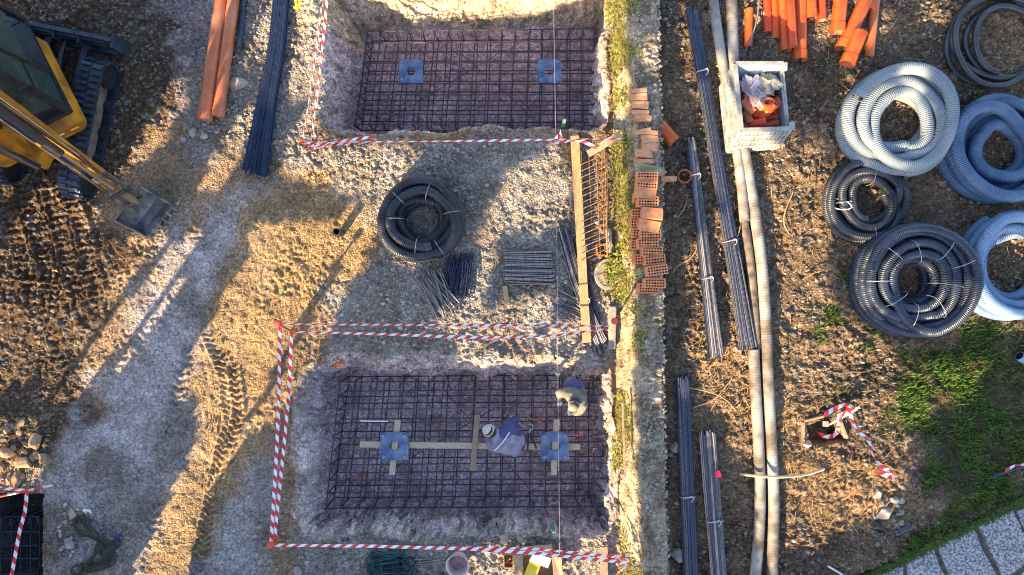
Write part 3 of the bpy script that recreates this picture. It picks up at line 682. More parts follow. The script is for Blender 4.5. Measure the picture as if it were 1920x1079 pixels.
pile('stirrup_bundle', 'neat rectangular stack of long flat stirrups near the string line', (992, 503), .03, its, M_rb, 'loose bundles of stirrups')
its = []
for k in range(26): its.append((W(738 + rnd.uniform(-20, 20), 1066 + rnd.uniform(-22, 14)), .55, .34, math.radians(rnd.uniform(-14, 14)), .012, rnd.uniform(-.3, .3), .06 + k * .008, False))
pile('stirrup_bundle', 'dark blue green heap of stirrups at the bottom edge left of the bucket', (735, 1062), .03, its, mat('green_blue_steel', (.02, .05, .09), (.04, .15, .14), 9, .5, .5), 'loose bundles of stirrups')
its = [(W(808, 1062), .60, .34, .02, .012, 0, .05, False), (W(808, 1063), .58, .32, -.03, .012, .05, .08, False), (W(808, 1052), .55, .05, .2, .010, 0, .1, False), (W(812, 1050), .5, .04, .12, .010, 0, .12, False)]
pile('stirrup_bundle', 'few flat grey rectangular stirrups lying between the blue heap and the bucket', (808, 1062), .03, its, M_rb, 'loose bundles of stirrups')
# rusty beam cage beside the wall
A = W(1122, 385, .2); root = thing('stirrup_cage', 'rusty long stirrup cage lying against the wall beside the long plank', 'rebar cage', (A.x, A.y, .05))
for k in range(16):
    y = 290 + k * 12 ; zt = .42
    a = W(1084, y + 22, .20); b = W(1138, y - 2, zt); c_ = W(1140, y + 20, .12); d = W(1094, y + 34, .08)
    m_ = MB(); m_.tube([a, b, c_, d, a], .007, 5); m_.build('stirrup', M_rust if k % 3 == 0 else M_rb, root, True)
for a, b, z in ((1090, 1098, .2), (1118, 1126, .36), (1134, 1140, .42), (1104, 1112, .1), (1128, 1134, .12)):
    m_ = MB(); m_.tube([W(a, 285, z), W(b, 480, z)], .010, 5); m_.build('long_bar', M_rust, root, True)
A = W(1128, 470, .1); root = thing('rusty_bracket', 'small rusty steel box bracket at the lower end of the stirrup cage', 'bracket', (A.x, A.y, .02))
m_ = MB(); [m_.beam(W(*p, .12), W(*q, .12), .03, .12) for p, q in (((1118, 460), (1138, 460)), ((1138, 460), (1137, 480)), ((1137, 480), (1119, 479)), ((1119, 479), (1118, 460)))]; m_.build('bracket_frame', M_rust, root)

# ---------------- reinforcement cages in the pits ----------------
CV = [M_cage, M_cage, M_rc, mat('rust_flecked_rebar', (.03, .03, .05), (.14, .075, .05), 9, .6, .3), mat('dusty_rebar', (.05, .05, .07), (.17, .14, .14), 5, .7, .2)]
def cage(name, label, quad, zb, zt, nx_, ny_, hooks, M_=M_cage, r=.0125, rs=1, missing=.0):
    "quad: tl,tr,br,bl pixel corners of the top mat; mats at zb (bottom) and zt (top)"
    rnd = random.Random(rs); c = W((quad[0][0] + quad[2][0]) / 2, (quad[0][1] + quad[2][1]) / 2, zb)
    root = thing(name, label, 'rebar cage', (c.x, c.y, zb))
    Q4 = [W(*p, zt) for p in quad]
    def pt(u, v, z):
        a = Q4[0].lerp(Q4[1], u); b = Q4[3].lerp(Q4[2], u); p = a.lerp(b, v); p.z = z; return p
    for li, z in enumerate((zb, zt)):
        for i in range(nx_):
            u = (i + rnd.uniform(-.15, .15) * .6) / (nx_ - 1); ex = rnd.uniform(0, .012)
            u2 = u + rnd.uniform(-.004, .004)
            m_ = MB(); m_.tube([pt(u, -.015 - ex, z), pt((u + u2) / 2 + rnd.uniform(-.004, .004), .5, z + rnd.uniform(-.01, .01)), pt(u2, 1.015 + ex, z)], r, 6); m_.build('cross_bar', rnd.choice(CV) if M_ is M_cage else M_, root, True)
        for j in range(ny_):
            v = (j + rnd.uniform(-.15, .15) * .6) / (ny_ - 1)
            v2 = v + rnd.uniform(-.006, .006)
            m_ = MB(); m_.tube([pt(-.008, v, z + 2 * r), pt(.3, v, z + 2 * r), pt(.7, (v + v2) / 2, z + 2 * r - .01), pt(1.008, v2, z + 2 * r)], r, 6); m_.build('long_bar', rnd.choice(CV) if M_ is M_cage else M_, root, True)
    k = 0
    for side in range(4):
        n_ = nx_ if side in (0, 2) else ny_
        for i in range(n_):
            t = i / (n_ - 1)
            if side == 0: a, b, hk = pt(t, 0, zb), pt(t, 0, zt + hooks), pt(t, .06, zt + hooks)
            elif side == 2: a, b, hk = pt(t, 1, zb), pt(t, 1, zt + hooks), pt(t, .94, zt + hooks)
            elif side == 1: a, b, hk = pt(1, t, zb), pt(1, t, zt + hooks), pt(.97, t, zt + hooks)
            else: a, b, hk = pt(0, t, zb), pt(0, t, zt + hooks), pt(.03, t + rnd.uniform(-.02, .02), zt + hooks)
            b = b + Vector((rnd.uniform(-.03, .03), rnd.uniform(-.03, .03), 0))
            m_ = MB(); m_.tube([a, b, hk], r, 6); m_.build('upright_bar', M_, root, True)
    m_ = MB(); m_.tube([pt(.1, .9, zb + .1), pt(.6, .2, zt)], r * .7, 5); m_.build('brace_bar', M_, root, True)
    m_ = MB(); m_.tube([pt(.38, .1, zb + .1), pt(.75, .95, zt)], r * .7, 5); m_.build('brace_bar', M_, root, True)
    return root
cage('rebar_cage', 'dark steel bar cage filling the upper pit below two blue plates', [(690, 62), (1118, 58), (1120, 238), (668, 236)], -1.30, -.80, 18, 10, .08)
cage('rebar_cage', 'steel bar cage in the lower pit carrying the two workers and boards', [(640, 716), (1138, 712), (1142, 948), (612, 952)], -1.0, -.46, 19, 10, .06, rs=2)
cage('rebar_cage', 'blue steel bar cage in the dark corner pit at the lower left', [(-120, 972), (76, 970), (72, 1180), (-120, 1180)], -.85, -.45, 12, 9, .05, M_rebar, .014, rs=3)

def plate(label, px, py, z, size):
    c = W(px, py, z); root = thing('anchor_plate', label, 'steel plate', (c.x, c.y, z), 'blue square steel plates over the cages')
    m_ = MB(); n = 32; ro = .092 * size / .5; vs = []
    for zz in (0, .03):
        for k in range(n):
            a = 2 * math.pi * k / n; cs, sn = math.cos(a), math.sin(a); s_ = size / 2 / max(abs(cs), abs(sn))
            vs.append((c.x + cs * s_, c.y + sn * s_, z + zz)); vs.append((c.x + cs * ro, c.y + sn * ro, z + zz))
    f = []
    for k in range(n):
        j = (k + 1) % n; a, b, c2, d = 2 * k, 2 * k + 1, 2 * j + 1, 2 * j; t = 2 * n
        f += [(a, b, c2, d), (a + t, d + t, c2 + t, b + t), (a, d, d + t, a + t), (b, b + t, c2 + t, c2)]
    m_.add(vs, f); m_.build('plate', M_plate, root)
    for sx in (-1, 1):
        for sy in (-1, 1):
            p = Vector((c.x + sx * size * .37, c.y + sy * size * .37, z)); m_ = MB()
            m_.tube([p - Vector((0, 0, .35)), p + Vector((0, 0, .10))], .014, 8); m_.tube([p + Vector((0, 0, .03)), p + Vector((0, 0, .055))], .03, 6); m_.build('bolt', M_bolt, root, True)
plate('blue square steel plate with a hole at the left of the upper pit', 771, 135, -.70, .47)
plate('blue square steel plate at the right of the upper pit, beside the string', 1030, 135, -.70, .47)
plate('blue square steel plate on crossed boards at the left of the lower pit', 740, 837, -.36, .535)
plate('blue square steel plate on crossed boards beside the bolt cutter', 1040, 837, -.36, .535)

# ---------------- planks ----------------
def plank(name, label, a, b, wd, th, z, M_=None, zb=None, seed=0, group=None):
    A = W(*a, z); B = W(*b, z if zb is None else zb)
    L = (B - A).length; ang = math.atan2(B.y - A.y, B.x - A.x); pit = math.asin((B.z - A.z) / L)
    m_ = MB(); n = 10; rnd = random.Random(seed)
    hw = wd / 2; vs = []
    for k in range(n + 1):
        x = L * (k / n - .5); j = rnd.uniform(-.003, .003)
        for y, z_ in ((-hw, -th / 2), (hw, -th / 2), (hw, th / 2), (-hw, th / 2)): vs.append((x, y + j, z_))
    f = [(0, 1, 2, 3), tuple(4 * n + q for q in (3, 2, 1, 0))]
    for k in range(n):
        for q in range(4): f.append((4 * k + q, 4 * k + (q + 1) % 4, 4 * k + 4 + (q + 1) % 4, 4 * k + 4 + q))
    m_.add(vs, f); o = m_.build(name, M_ or M_wood)
    o.location = (A + B) / 2 * S; o.rotation_euler = (0, -pit, ang)
    return tag(o, label, 'plank', group)
g = 'boards laid over the lower cage'
plank('plank', 'long pale horizontal board under both plates in the lower pit', (675, 834), (1088, 839), .115, .035, -.425, M_woodp, group=g)
plank('plank', 'short pale crosswise board under the left plate of the lower pit', (746, 788), (735, 891), .115, .035, -.385, M_woodp, group=g)
plank('plank', 'short crosswise board under the plate beside the bolt cutter', (1044, 787), (1038, 891), .115, .035, -.385, M_woodp, group=g)
plank('plank', 'old brown crosswise board with white paint left of the crouching worker in navy', (895, 779), (886, 883), .105, .035, -.385, M_woodo, group=g)
plank('plank', 'long orange brown plank lying over bars, from the upper tape to the lower tape', (1077, 256), (1100, 643), .155, .05, .20, M_wood)
plank('plank', 'reddish splintered plank lying slantwise at the upper corner of the wall', (1103, 290), (1163, 253), .12, .06, .34, mat('reddish_timber', (.42, .20, .12), (.58, .34, .22), 9, .8, stretch=(2, 6, 6)), zb=.42)
plank('plank', 'short bright offcut standing below the neat stirrup stack', (946, 537), (951, 570), .09, .05, .10, M_wood)
plank('plank', 'mossy board with a pink edge lying across the brick row', (1193, 313), (1244, 324), .15, .05, .72, mat('mossy_timber', (.22, .21, .09), (.38, .34, .2), 12, .9))
plank('plank', 'short plank on the tapes at the bottom edge beside the wall', (1132, 1026), (1133, 1110), .13, .05, .18, M_woodo)
plank('stick', 'slim brown stick lying along the sloping side of the wall', (1167, 756), (1172, 893), .035, .03, .52, M_woodo)
plank('stick', 'white thin rod lying on the bars left of the crossed boards', (675, 790), (728, 791), .022, .02, -.40, M_white)

# ---------------- bricks ----------------
def brick_proto(name, label, Lx, Wy, Hz, holes, M_):
    root = thing(name, label, 'brick', (0, 0, 0)); m_ = MB(); b = MB()
    if holes:
        nx_, ny_ = holes; mx, my = .012, .012; cx_, cy_ = (Lx - 2 * mx) / nx_, (Wy - 2 * my) / ny_
        for j in range(ny_):
            for i in range(nx_):
                x0 = -Lx / 2 + mx + cx_ * (i + .5); y0 = -Wy / 2 + my + cy_ * (j + .5)
                wide = (ny_ == 3 and j == 1 and i == nx_ // 2)
                sx = .5 if wide else .33; ov = []; hv = []
                for k in range(8):
                    a = math.pi / 4 * k; c_, s_ = math.cos(a), math.sin(a); q = .5 / max(abs(c_), abs(s_))
                    ov.append((x0 + c_ * q * cx_, y0 + s_ * q * cy_, Hz / 2)); hv.append((x0 + c_ * sx * cx_, y0 + s_ * .34 * cy_, Hz / 2))
                lo_ = [(p[0], p[1], -Hz / 2 + .03) for p in hv]
                m_.add(ov + hv + lo_, [(k, (k + 1) % 8, 8 + (k + 1) % 8, 8 + k) for k in range(8)])
                m_.add(hv + lo_, [(k, (k + 1) % 8, 8 + (k + 1) % 8, 8 + k) for k in range(8)] + [tuple(range(8, 16))], 1)
        a, b_ = Lx / 2, Wy / 2; ia, ib = a - mx, b_ - my
        m_.add([(-a, -b_, Hz / 2), (a, -b_, Hz / 2), (a, b_, Hz / 2), (-a, b_, Hz / 2), (-ia, -ib, Hz / 2), (ia, -ib, Hz / 2), (ia, ib, Hz / 2), (-ia, ib, Hz / 2),
                (-a, -b_, -Hz / 2), (a, -b_, -Hz / 2), (a, b_, -Hz / 2), (-a, b_, -Hz / 2)],
               [(0, 1, 5, 4), (1, 2, 6, 5), (2, 3, 7, 6), (3, 0, 4, 7), (0, 8, 9, 1), (1, 9, 10, 2), (2, 10, 11, 3), (3, 11, 8, 0), (8, 11, 10, 9)])
    else:
        m_.box((0, 0, 0), (Lx, Wy, Hz), None, 0, .006)
        for k in range(9):
            x = -Lx / 2 + Lx * (k + .5) / 9; m_.box((x, -Wy / 2, 0), (.012, .006, Hz * .8))
    o = m_.build('brick_body', [M_, M_bhole], root)
    return root
BR = brick_proto('hollow_brick', 'x', .36, .17, .21, (7, 3), M_brick)
BP = brick_proto('solid_brick', 'x', .285, .082, .17, None, M_brick2)
BT = brick_proto('solid_brick', 'x', .36, .20, .20, None, M_brick)
ORD = ['first', 'second', 'third', 'fourth', 'fifth', 'sixth', 'seventh', 'eighth', 'ninth', 'tenth', 'eleventh', 'twelfth', 'thirteenth', 'fourteenth', 'fifteenth', 'sixteenth']
used = set()
def brick(proto, px, py, zc, rot, label, rx=0):
    o = proto if proto not in used else copy_tree(proto); used.add(proto)
    o['label'] = label; o['group'] = 'bricks lined up on the wall'; o.location = W(px, py, zc) * S; o.rotation_euler = (math.radians(rx), 0, math.radians(rot + ((px * 7 + py * 13) % 7 - 3) * 1.2))
solid = [(1196, 174, 8), (1196, 181, 8), (1197, 188, 2), (1199, 196, 3), (1199, 203, -3), (1200, 212, -5), (1205, 223, -5), (1204, 247, 9), (1217, 252, -1), (1217, 259, -1), (1218, 267, -2), (1218, 274, -2), (1217, 282, -3), (1206, 286, -3), (1207, 294, -3), (1210, 303, -3)]
for k, (x, y, r) in enumerate(solid):
    brick(BP, x, y, .66, r, ORD[k] + ' solid brick from the top end of the brick row on the wall', 12 if k % 2 else -6)
brick(BP, 1252, 337, .50, -3, 'solid brick sticking out past the wall beside the clay ring')
brick(BP, 1236, 333, .45, 50, 'solid brick wedged askew beside the mossy board')
brick(BP, 1237, 352, .45, 60, 'solid brick wedged askew below the mossy board')
low = [(1206, 372), (1201, 404), (1199, 418), (1203, 440), (1200, 461), (1206, 486), (1214, 542)]
for k, (x, y) in enumerate(low):
    brick(BR, x, y, .66, -3 + k % 3 * 3, ORD[k] + ' brick of the half hidden lower layer, counted downwards')
top = [(1212, 334, 0), (1211, 348, -2), (1213, 380, -3), (1218, 442, -3), (1213, 458, 0), (1221, 473, -2), (1226, 488, 7), (1230, 508, 8), (1226, 532, 3)]
for k, (x, y, r) in enumerate(top):
    brick(BR, x, y, .84 + (.1 if k == 7 else 0), r, ORD[k] + ' open cored brick of the upper layer, counted down from the mossy board')
brick(BT, 1209, 364, .84, -2, 'upturned brick with a smooth grooved side, third below the mossy board')
brick(BT, 1221, 404, .90, -4, 'upturned brick with a smooth pale side, lying highest in the middle of the row', -12)
brick(BT, 1216, 424, .88, -10, 'tilted brick half showing its smooth side, just below the highest one', 10)

# ---------------- crate ----------------
tl, tr, br_, bl = [W(*p, .86) for p in ((1379, 121), (1469, 121), (1483, 241), (1391, 244))]
ctr = (tl + tr + br_ + bl) / 4; gr = .22
root = thing('plastic_crate', 'large dusty white plastic crate full of pipe fittings standing on the ribbed pipes', 'crate', (ctr.x, ctr.y, gr))
cs = [tl, tr, br_, bl]; bs = [W(1352, 166, gr), W(1450, 160, gr), W(1455, 277, gr), W(1363, 285, gr)]
names = ['rear_side', 'right_side', 'front_side', 'left_side']
for i in range(4):
    a, b, c_, d = bs[i], bs[(i + 1) % 4], cs[(i + 1) % 4], cs[i]; nrm = (b - a).cross(d - a).normalized()
    if nrm.dot((a + c_) / 2 - ctr) < 0: nrm = -nrm
    m_ = MB(); t = .025
    hi = 1.0
    if i == 1: # right side is broken lower in the middle
        c2 = b.lerp(c_, .80); d2 = a.lerp(d, .80); q = [a, b, c2, d2]
    else: q = [a, b, c_, d]
    vs = [p for p in q] + [p - nrm * t for p in q]
    m_.add(vs, [(0, 1, 2, 3)], 2); m_.add(vs, [(4, 7, 6, 5)], 1); m_.add(vs, [(0, 4, 5, 1), (1, 5, 6, 2), (2, 6, 7, 3), (3, 7, 4, 0)], 0)
    side = m_.build('side_wall', [M_crate, M_cratei, mat('crate_shadow_gap_plastic', (.11, .11, .10), (.2, .19, .18), 6, .8)], root)
    m_ = MB()
    nr = 15 if i % 2 else 12
    for k in range(nr + 1):
        f = k / nr; p0 = a.lerp(b, f) + nrm * .012; p1 = d.lerp(c_, f) + nrm * .012
        if i == 1: p1 = p0.lerp(p1, .8)
        m_.beam(p0 + nrm * .01, p1 + nrm * .01, .05, .02 if k % 3 else .035, up=nrm)
    for f in (.04, .28, .52, .76):
        p0 = a.lerp(d, f) + nrm * .014; p1 = b.lerp(c_, f) + nrm * .014; m_.beam(p0 + nrm * .012, p1 + nrm * .012, .055, .035, up=nrm)
    m_.build('ribs', M_crate, side)
    if i != 1:
        m_ = MB(); m_.beam(d + nrm * .01, c_ + nrm * .01, .075, .05, bev=.012); m_.build('rim', M_crate, side)
for p, sx, sy in ((tr, -1, -1), (br_, -1, 1)):
    m_ = MB(); m_.box(p + Vector((.02, sy * .04, -.02)), (.09, .14, .09), None, 0, .02); m_.build('corner_cap', M_crate, root)
m_ = MB(); m_.add(bs + [p + Vector((0, 0, .03)) for p in bs], [(0, 3, 2, 1), (4, 5, 6, 7), (0, 1, 5, 4), (1, 2, 6, 5), (2, 3, 7, 6), (3, 0, 4, 7)]); m_.build('crate_floor', M_cratei, root)
m_ = MB(); a = bs[3].lerp(bs[0], .62).lerp(cs[3].lerp(cs[0], .62), .05) + Vector((-.035, 0, 0)); b = bs[3].lerp(bs[0], .66).lerp(cs[3].lerp(cs[0], .66), .95) + Vector((-.035, 0, 0)); m_.beam(a, b, .035, .012, up=(1, 0, 0)); m_.build('blue_strap', mat('blue_strap', (.1, .4, .6), None, 5, .5), root)
def fitting(label, px, py, z, ang, r, L, branch=0, M_=M_orange, tilt=.2):
    p = W(px, py, z); d = Vector((math.cos(ang) * math.cos(tilt), math.sin(ang) * math.cos(tilt), math.sin(tilt)))
    root = thing('pipe_fitting', label, 'pipe fitting', p, 'orange pipe fittings inside the crate')
    m_ = MB(); m_.pipe(p - d * L / 2, p + d * L / 2, r, r * .85, 22, 0, 1); m_.pipe(p + d * (L / 2 - .06), p + d * L / 2 + d * .005, r * 1.1, r * .9, 22, 0, 1); m_.build('body', [M_, M_oin], root, True)
    if branch:
        e = Matrix.Rotation(branch, 3, 'Z') @ d; e.z = abs(e.z) + .3; e.normalize()
        m_ = MB(); m_.pipe(p + e * r * .5, p + e * (L * .6), r * .92, r * .8, 22, 0, 1); m_.pipe(p + e * (L * .6 - .06), p + e * (L * .6 + .005), r * 1.04, r * .85, 22, 0, 1); m_.build('branch', [M_, M_oin], root, True)
fitting('square shouldered tan elbow fitting at the left of the crate contents', 1402, 200, .62, 2.4, .085, .3, -1.3, M_tan, .1)
fitting('tan fitting with open mouth at the lower left of the crate contents', 1402, 222, .55, -1.3, .075, .24, 0, M_tan, .3)
fitting('upright orange socket in the middle of the crate', 1426, 205, .62, 1.0, .085, .3, 0, M_orange, .9)
fitting('wide mouthed orange Y fitting at the right of the crate contents', 1440, 207, .66, .9, .092, .34, 1.2, M_orange, .8)
fitting('bright red ringed coupling at the bottom of the crate contents', 1421, 232, .60, .1, .085, .26, 0, M_ored, .35)
fitting('red coupling at the lower left inside corner of the crate', 1402, 236, .5, .2, .08, .26, 0, M_ored, .2)
fitting('dark red socket near the left wall of the crate', 1396, 186, .55, .8, .075, .22, 0, M_ored, .8)
fitting('dark brown open socket behind the plastic bag', 1398, 170, .6, 1.2, .065, .2, 0, mat('brown_plastic', (.12, .05, .03), None, 5, .5), 1.0)
fitting('small red elbow in the upper left corner of the crate', 1388, 165, .55, 1.8, .06, .2, 1.2, M_ored, .3)
fitting('pinkish fitting under the clear bag', 1448, 192, .5, .3, .075, .26, 0, M_ored, .5)
fitting('fitting lying flat in the lower right of the crate', 1444, 234, .5, .2, .07, .26, 0, M_orange, .1)
fitting('boxed orange fitting with a white label near the rear wall', 1424, 158, .62, -.3, .07, .26, 0, M_orange, .1)
for k, (x, y) in enumerate([(1440, 222), (1412, 212), (1455, 215), (1432, 180), (1415, 185), (1455, 235), (1410, 160), (1450, 160), (1430, 225)]):
    fitting(ORD[k] + ' of the mostly covered fittings at the bottom of the crate heap', x, y, .38, k * 1.1, .075, .3, 0, M_ored if k % 2 else M_orange, .2)
def crumple(name, label, cat, px, py, z, rx, ry, rz, M_, seed=1, rot=0, amp=.35, f=5):
    p = W(px, py, z); bm = bmesh.new(); bmesh.ops.create_icosphere(bm, subdivisions=4, radius=1.0); A_ = np.array([v.co[:] for v in bm.verts])
    n_ = fbm(A_[:, 0] * 1.3 + A_[:, 2], A_[:, 1] * 1.3 - A_[:, 2] * .8, f * .35, 4, seed) * amp + np.abs(fbm(A_[:, 0] + 3 - A_[:, 2], A_[:, 1] + A_[:, 2], f * .7, 3, seed + 4)) * amp
    for v, q in zip(bm.verts, n_): v.co = v.co * (1 + q)
    m_ = MB(); bm.verts.index_update(); R = Matrix.Rotation(rot, 3, 'Z')
    m_.add([R @ Vector((v.co.x * rx, v.co.y * ry, v.co.z * rz)) + p for v in bm.verts], [[v.index for v in fc.verts] for fc in bm.faces]); bm.free()
    o = m_.build(name, M_, None, True); return tag(o, label, cat)
M_bag = mat('clear_bag_plastic', (.38, .35, .46), (.55, .52, .62), 9, .25, alpha=.45, coat=.3)
crumple('plastic_bag', 'crumpled clear lilac plastic bag over the fittings in the crate', 'bag', 1411, 172, .70, .14, .24, .08, M_bag, 3, .5, .9)
crumple('plastic_bag', 'knotted whitish plastic bag in the upper right corner of the crate', 'bag', 1440, 160, .68, .15, .15, .10, mat('whitish_bag', (.30, .27, .22), (.5, .47, .42), 12, .35, alpha=.75), 5, 0, .8)
m_ = MB(); p = W(1421, 157, .74); m_.box(p, (.14, .09, .012), Matrix.Rotation(-.3, 3, 'Z') @ Matrix.Rotation(.1, 3, 'X')); o = m_.build('paper_label', M_white); tag(o, 'white paper slip on the fittings near the rear wall of the crate', 'paper')
m_ = MB(); m_.tube(smoothpath([W(1427, -30, .2), W(1420, 40, .38), (W(1408, 75, .4)), W(1396, 100, .16), W(1392, 125, .14)], 3), .014, 7); o = m_.build('cable', mat('grey_cable', (.2, .2, .19), None, 5, .6), None, True); tag(o, 'grey cable crossing the short lone orange pipe above the crate', 'cable')

# ---------------- barrier tape ----------------
def ribbon(m_, P, wd=.058, stripe=.10, twist=1.0, ph=0.0, tilt0=0.9):
    va = .22 if twist == 1.0 else .55
    Q_ = resample([Vector(p) for p in P], stripe); N = len(Q_); rows = []
    for i in range(N):
        t = (Q_[min(i + 1, N - 1)] - Q_[max(i - 1, 0)]).normalized(); side = t.cross(Vector((0, 0, 1)))
        if side.length < 1e-3: side = Vector((1, 0, 0))
        side.normalize(); upv = side.cross(t)
        a = tilt0 + va * math.sin(ph + i * .13 * twist) + va * .5 * math.sin(ph * 2 + i * .31 * twist)
        wv = (side * math.cos(a) + upv * math.sin(a)) * wd / 2
        rows.append((Q_[i] - wv + t * stripe * .35, Q_[i] + wv - t * stripe * .35))
    for i in range(N - 1):
        m_.add([rows[i][0], rows[i][1], rows[i + 1][1], rows[i + 1][0]], [(0, 1, 2, 3)], i % 2)
def sag(a, b, s, n=14):
    a = Vector(a); b = Vector(b); return [a.lerp(b, k / n) - Vector((0, 0, s * 4 * (k / n) * (1 - k / n))) for k in range(n + 1)]
def tapeobj(name, label, paths, group=None, **kw):
    m_ = MB()
    for i, P in enumerate(paths): ribbon(m_, P, ph=i * 1.7 + kw.get('ph', 0), **{k: v for k, v in kw.items() if k != 'ph'})
    o = m_.build(name, [M_red, M_white]); return tag(o, label, 'barrier tape', group)
GT = 'red and white barrier tapes strung round the pits'
za, zb_ = .85, .45
tapeobj('barrier_tape', 'outer tape strand rising along the left of the upper pit', [sag(W(566, 268, za), W(607, -30, za), .08)], GT, tilt0=.75)
tapeobj('barrier_tape', 'inner tape strand rising along the left of the upper pit', [sag(W(582, 274, zb_), W(616, -30, zb_), .05)], GT, tilt0=.75, ph=2)
tapeobj('barrier_tape', 'straight thin tape strand along the lower side of the upper pit', [sag(W(563, 268, za), W(1166, 261, za), .03)], GT, tilt0=.8, wd=.055)
tapeobj('barrier_tape', 'upper strand of the tape above the lower pit', [sag(W(522, 609, zb_), W(1148, 612, zb_), .04)], GT, tilt0=.9)
tapeobj('barrier_tape', 'lower strand of the tape above the lower pit, running over a grey stone', [[W(548, 623, za), W(700, 627, za), W(900, 634, za - .1), W(1030, 631, za - .1), W(1140, 618, za)]], GT, tilt0=.8, ph=1)
tapeobj('barrier_tape', 'broad outer strand of tape down the left side of the lower pit', [[W(525, 612, za), W(523, 750, za), W(518, 860, za), W(508, 1022, za)]], GT, tilt0=.5, wd=.058)
tapeobj('barrier_tape', 'slimmer inner strand of tape down the left side of the lower pit', [[W(547, 622, zb_), W(540, 760, zb_), W(528, 880, zb_), W(515, 1012, zb_)]], GT, tilt0=.55, ph=2)
tapeobj('barrier_tape', 'tape strand along the lower side of the lower pit, over the bucket', [[W(508, 1023, za), W(700, 1025, za), W(880, 1030, za), W(1000, 1038, za), W(1175, 1056, za)]], GT, tilt0=.75)
tapeobj('barrier_tape', 'thin second strand beside the cardboard box at the bottom', [[W(860, 1027, .5), W(1000, 1030, .5), W(1170, 1046, .5)]], GT, tilt0=1.1, wd=.06, ph=1)
tapeobj('barrier_tape', 'tape hanging over the dark corner pit at the lower left', [[W(-20, 914, .4), W(20, 918, .42), W(52, 921, .45)], [W(51, 920, .45), W(47, 960, .4), W(36, 1000, .38), W(20, 1090, .4)]], GT, tilt0=.6)
def poly3(pts, seed=0, zn=.03, z0=.1):
    rnd = random.Random(seed); return smoothpath([W(a, b, z0 + rnd.uniform(0, zn * 3)) for a, b in pts], 2)
def poly4(pts, seed=0):
    rnd = random.Random(seed); return smoothpath([W(a, b, gz(*W(a, b, .15)[:2]) + rnd.uniform(.2, .3)) for a, b in pts], 2)
tapeobj('tape_tangle', 'tangle of tape beside the green stake at the upper pit', [poly3([(1050, 262), (1052, 240), (1045, 262), (1030, 268), (1060, 268), (1075, 262), (1100, 268), (1118, 280)], 1, .05, .3), poly3([(1030, 262), (1040, 270), (1058, 266), (1050, 255)], 2, .05, .3)], None, twist=3, tilt0=.3)
tapeobj('tape_tangle', 'loose tape heap at the lower left corner of the upper pit', [poly3([(572, 272), (600, 278), (625, 268), (660, 262), (700, 258)], 3, .04, .12), poly3([(580, 282), (600, 270), (640, 272), (665, 262)], 4, .04, .12)], None, twist=3, tilt0=.3)
tapeobj('tape_tangle', 'tape tangle where the lower tapes meet the wall at the bottom', [poly3([(1140, 1040), (1165, 1048), (1150, 1060), (1175, 1066), (1150, 1075), (1185, 1058), (1160, 1036), (1178, 1045)], 5, .08, .4), poly3([(1145, 1052), (1170, 1040), (1190, 1070)], 6, .08, .4)], None, twist=3, wd=.05)
tapeobj('tape_tangle', 'long crumpled tape trailing over grass from the small dug hole', [poly3([(1545, 778), (1570, 765), (1590, 757), (1600, 770), (1575, 778), (1560, 790), (1600, 768), (1612, 765)], 7, .1, .3), poly4([(1536, 812), (1550, 822), (1570, 815), (1572, 795), (1585, 770), (1590, 756), (1595, 785), (1606, 808), (1632, 828), (1636, 858), (1650, 872), (1672, 890), (1680, 898), (1660, 892), (1645, 886)], 8), poly3([(1668, 882), (1676, 896), (1662, 890)], 9, .05, .35)], None, twist=2.4, wd=.08, tilt0=.2)
tapeobj('tape_tangle', 'scrap of tape on the pale stones beside the dark net', [poly3([(148, 960), (157, 953), (168, 968), (175, 962), (160, 957)], 10, .05, .15)], None, twist=3, wd=.05)
# stakes
def stake(name, label, base, top, z, r, M_, cap=True, group=None):
    b = W(*base, 0); t = W(*top, z); root = thing(name, label, 'stake', (b.x, b.y, 0), group)
    m_ = MB(); m_.tube([b, t], r, 8); m_.build('shaft', M_, root, True)
    if cap:
        m_ = MB(); m_.tube([t - Vector((0, 0, .05)), t + Vector((0, 0, .01)), t + Vector((0, 0, .05)), t + Vector((0, 0, .06))], [.05, .06, .045, .01], 14); m_.build('cap', M_cap, root, True)
    return root
GS = 'stakes holding the barrier tape'
stake('stake', 'leaning stake with red cap at the upper left corner of the lower tape', (546, 622), (521, 608), .95, .018, M_rust, True, GS)
stake('stake', 'stake with red cap where the tape meets the wall', (1140, 622), (1152, 603), .95, .02, M_wood, True, GS)
stake('stake', 'stake with red cap at the lower left corner of the lower pit', (526, 1008), (507, 1023), .95, .018, M_rust, True, GS)
stake('stake', 'bare rod at the lower left corner of the upper pit', (575, 284), (560, 258), .9, .012, M_rust, False, GS)
def flat_stake(label, px, py, z=.2):
    p = W(px, py, 0); root = thing('marker_stake', label, 'stake', (p.x, p.y, 0), 'green marker stakes on the string line')
    m_ = MB(); m_.beam((p.x, p.y, -.1), (p.x, p.y + .03, z + .25), .06, .03, up=(0, 1, 0)); m_.build('shaft', M_green, root)
flat_stake('green marker stake at the lower rim of the upper pit', 1055, 240)
flat_stake('green marker stake at the upper rim of the lower pit', 1043, 700)
flat_stake('green marker stake below the lower pit', 1036, 985)
m_ = MB(); m_.tube([W(1037, -40, .42), W(1043, 300, .40), W(1046, 700, .40), W(1050, 1110, .42)], .0026, 5); o = m_.build('string_line', mat('grey_string', (.45, .42, .45), None, 5, .8), None, True); tag(o, 'thin white string line stretched from top to bottom across both pits', 'string')
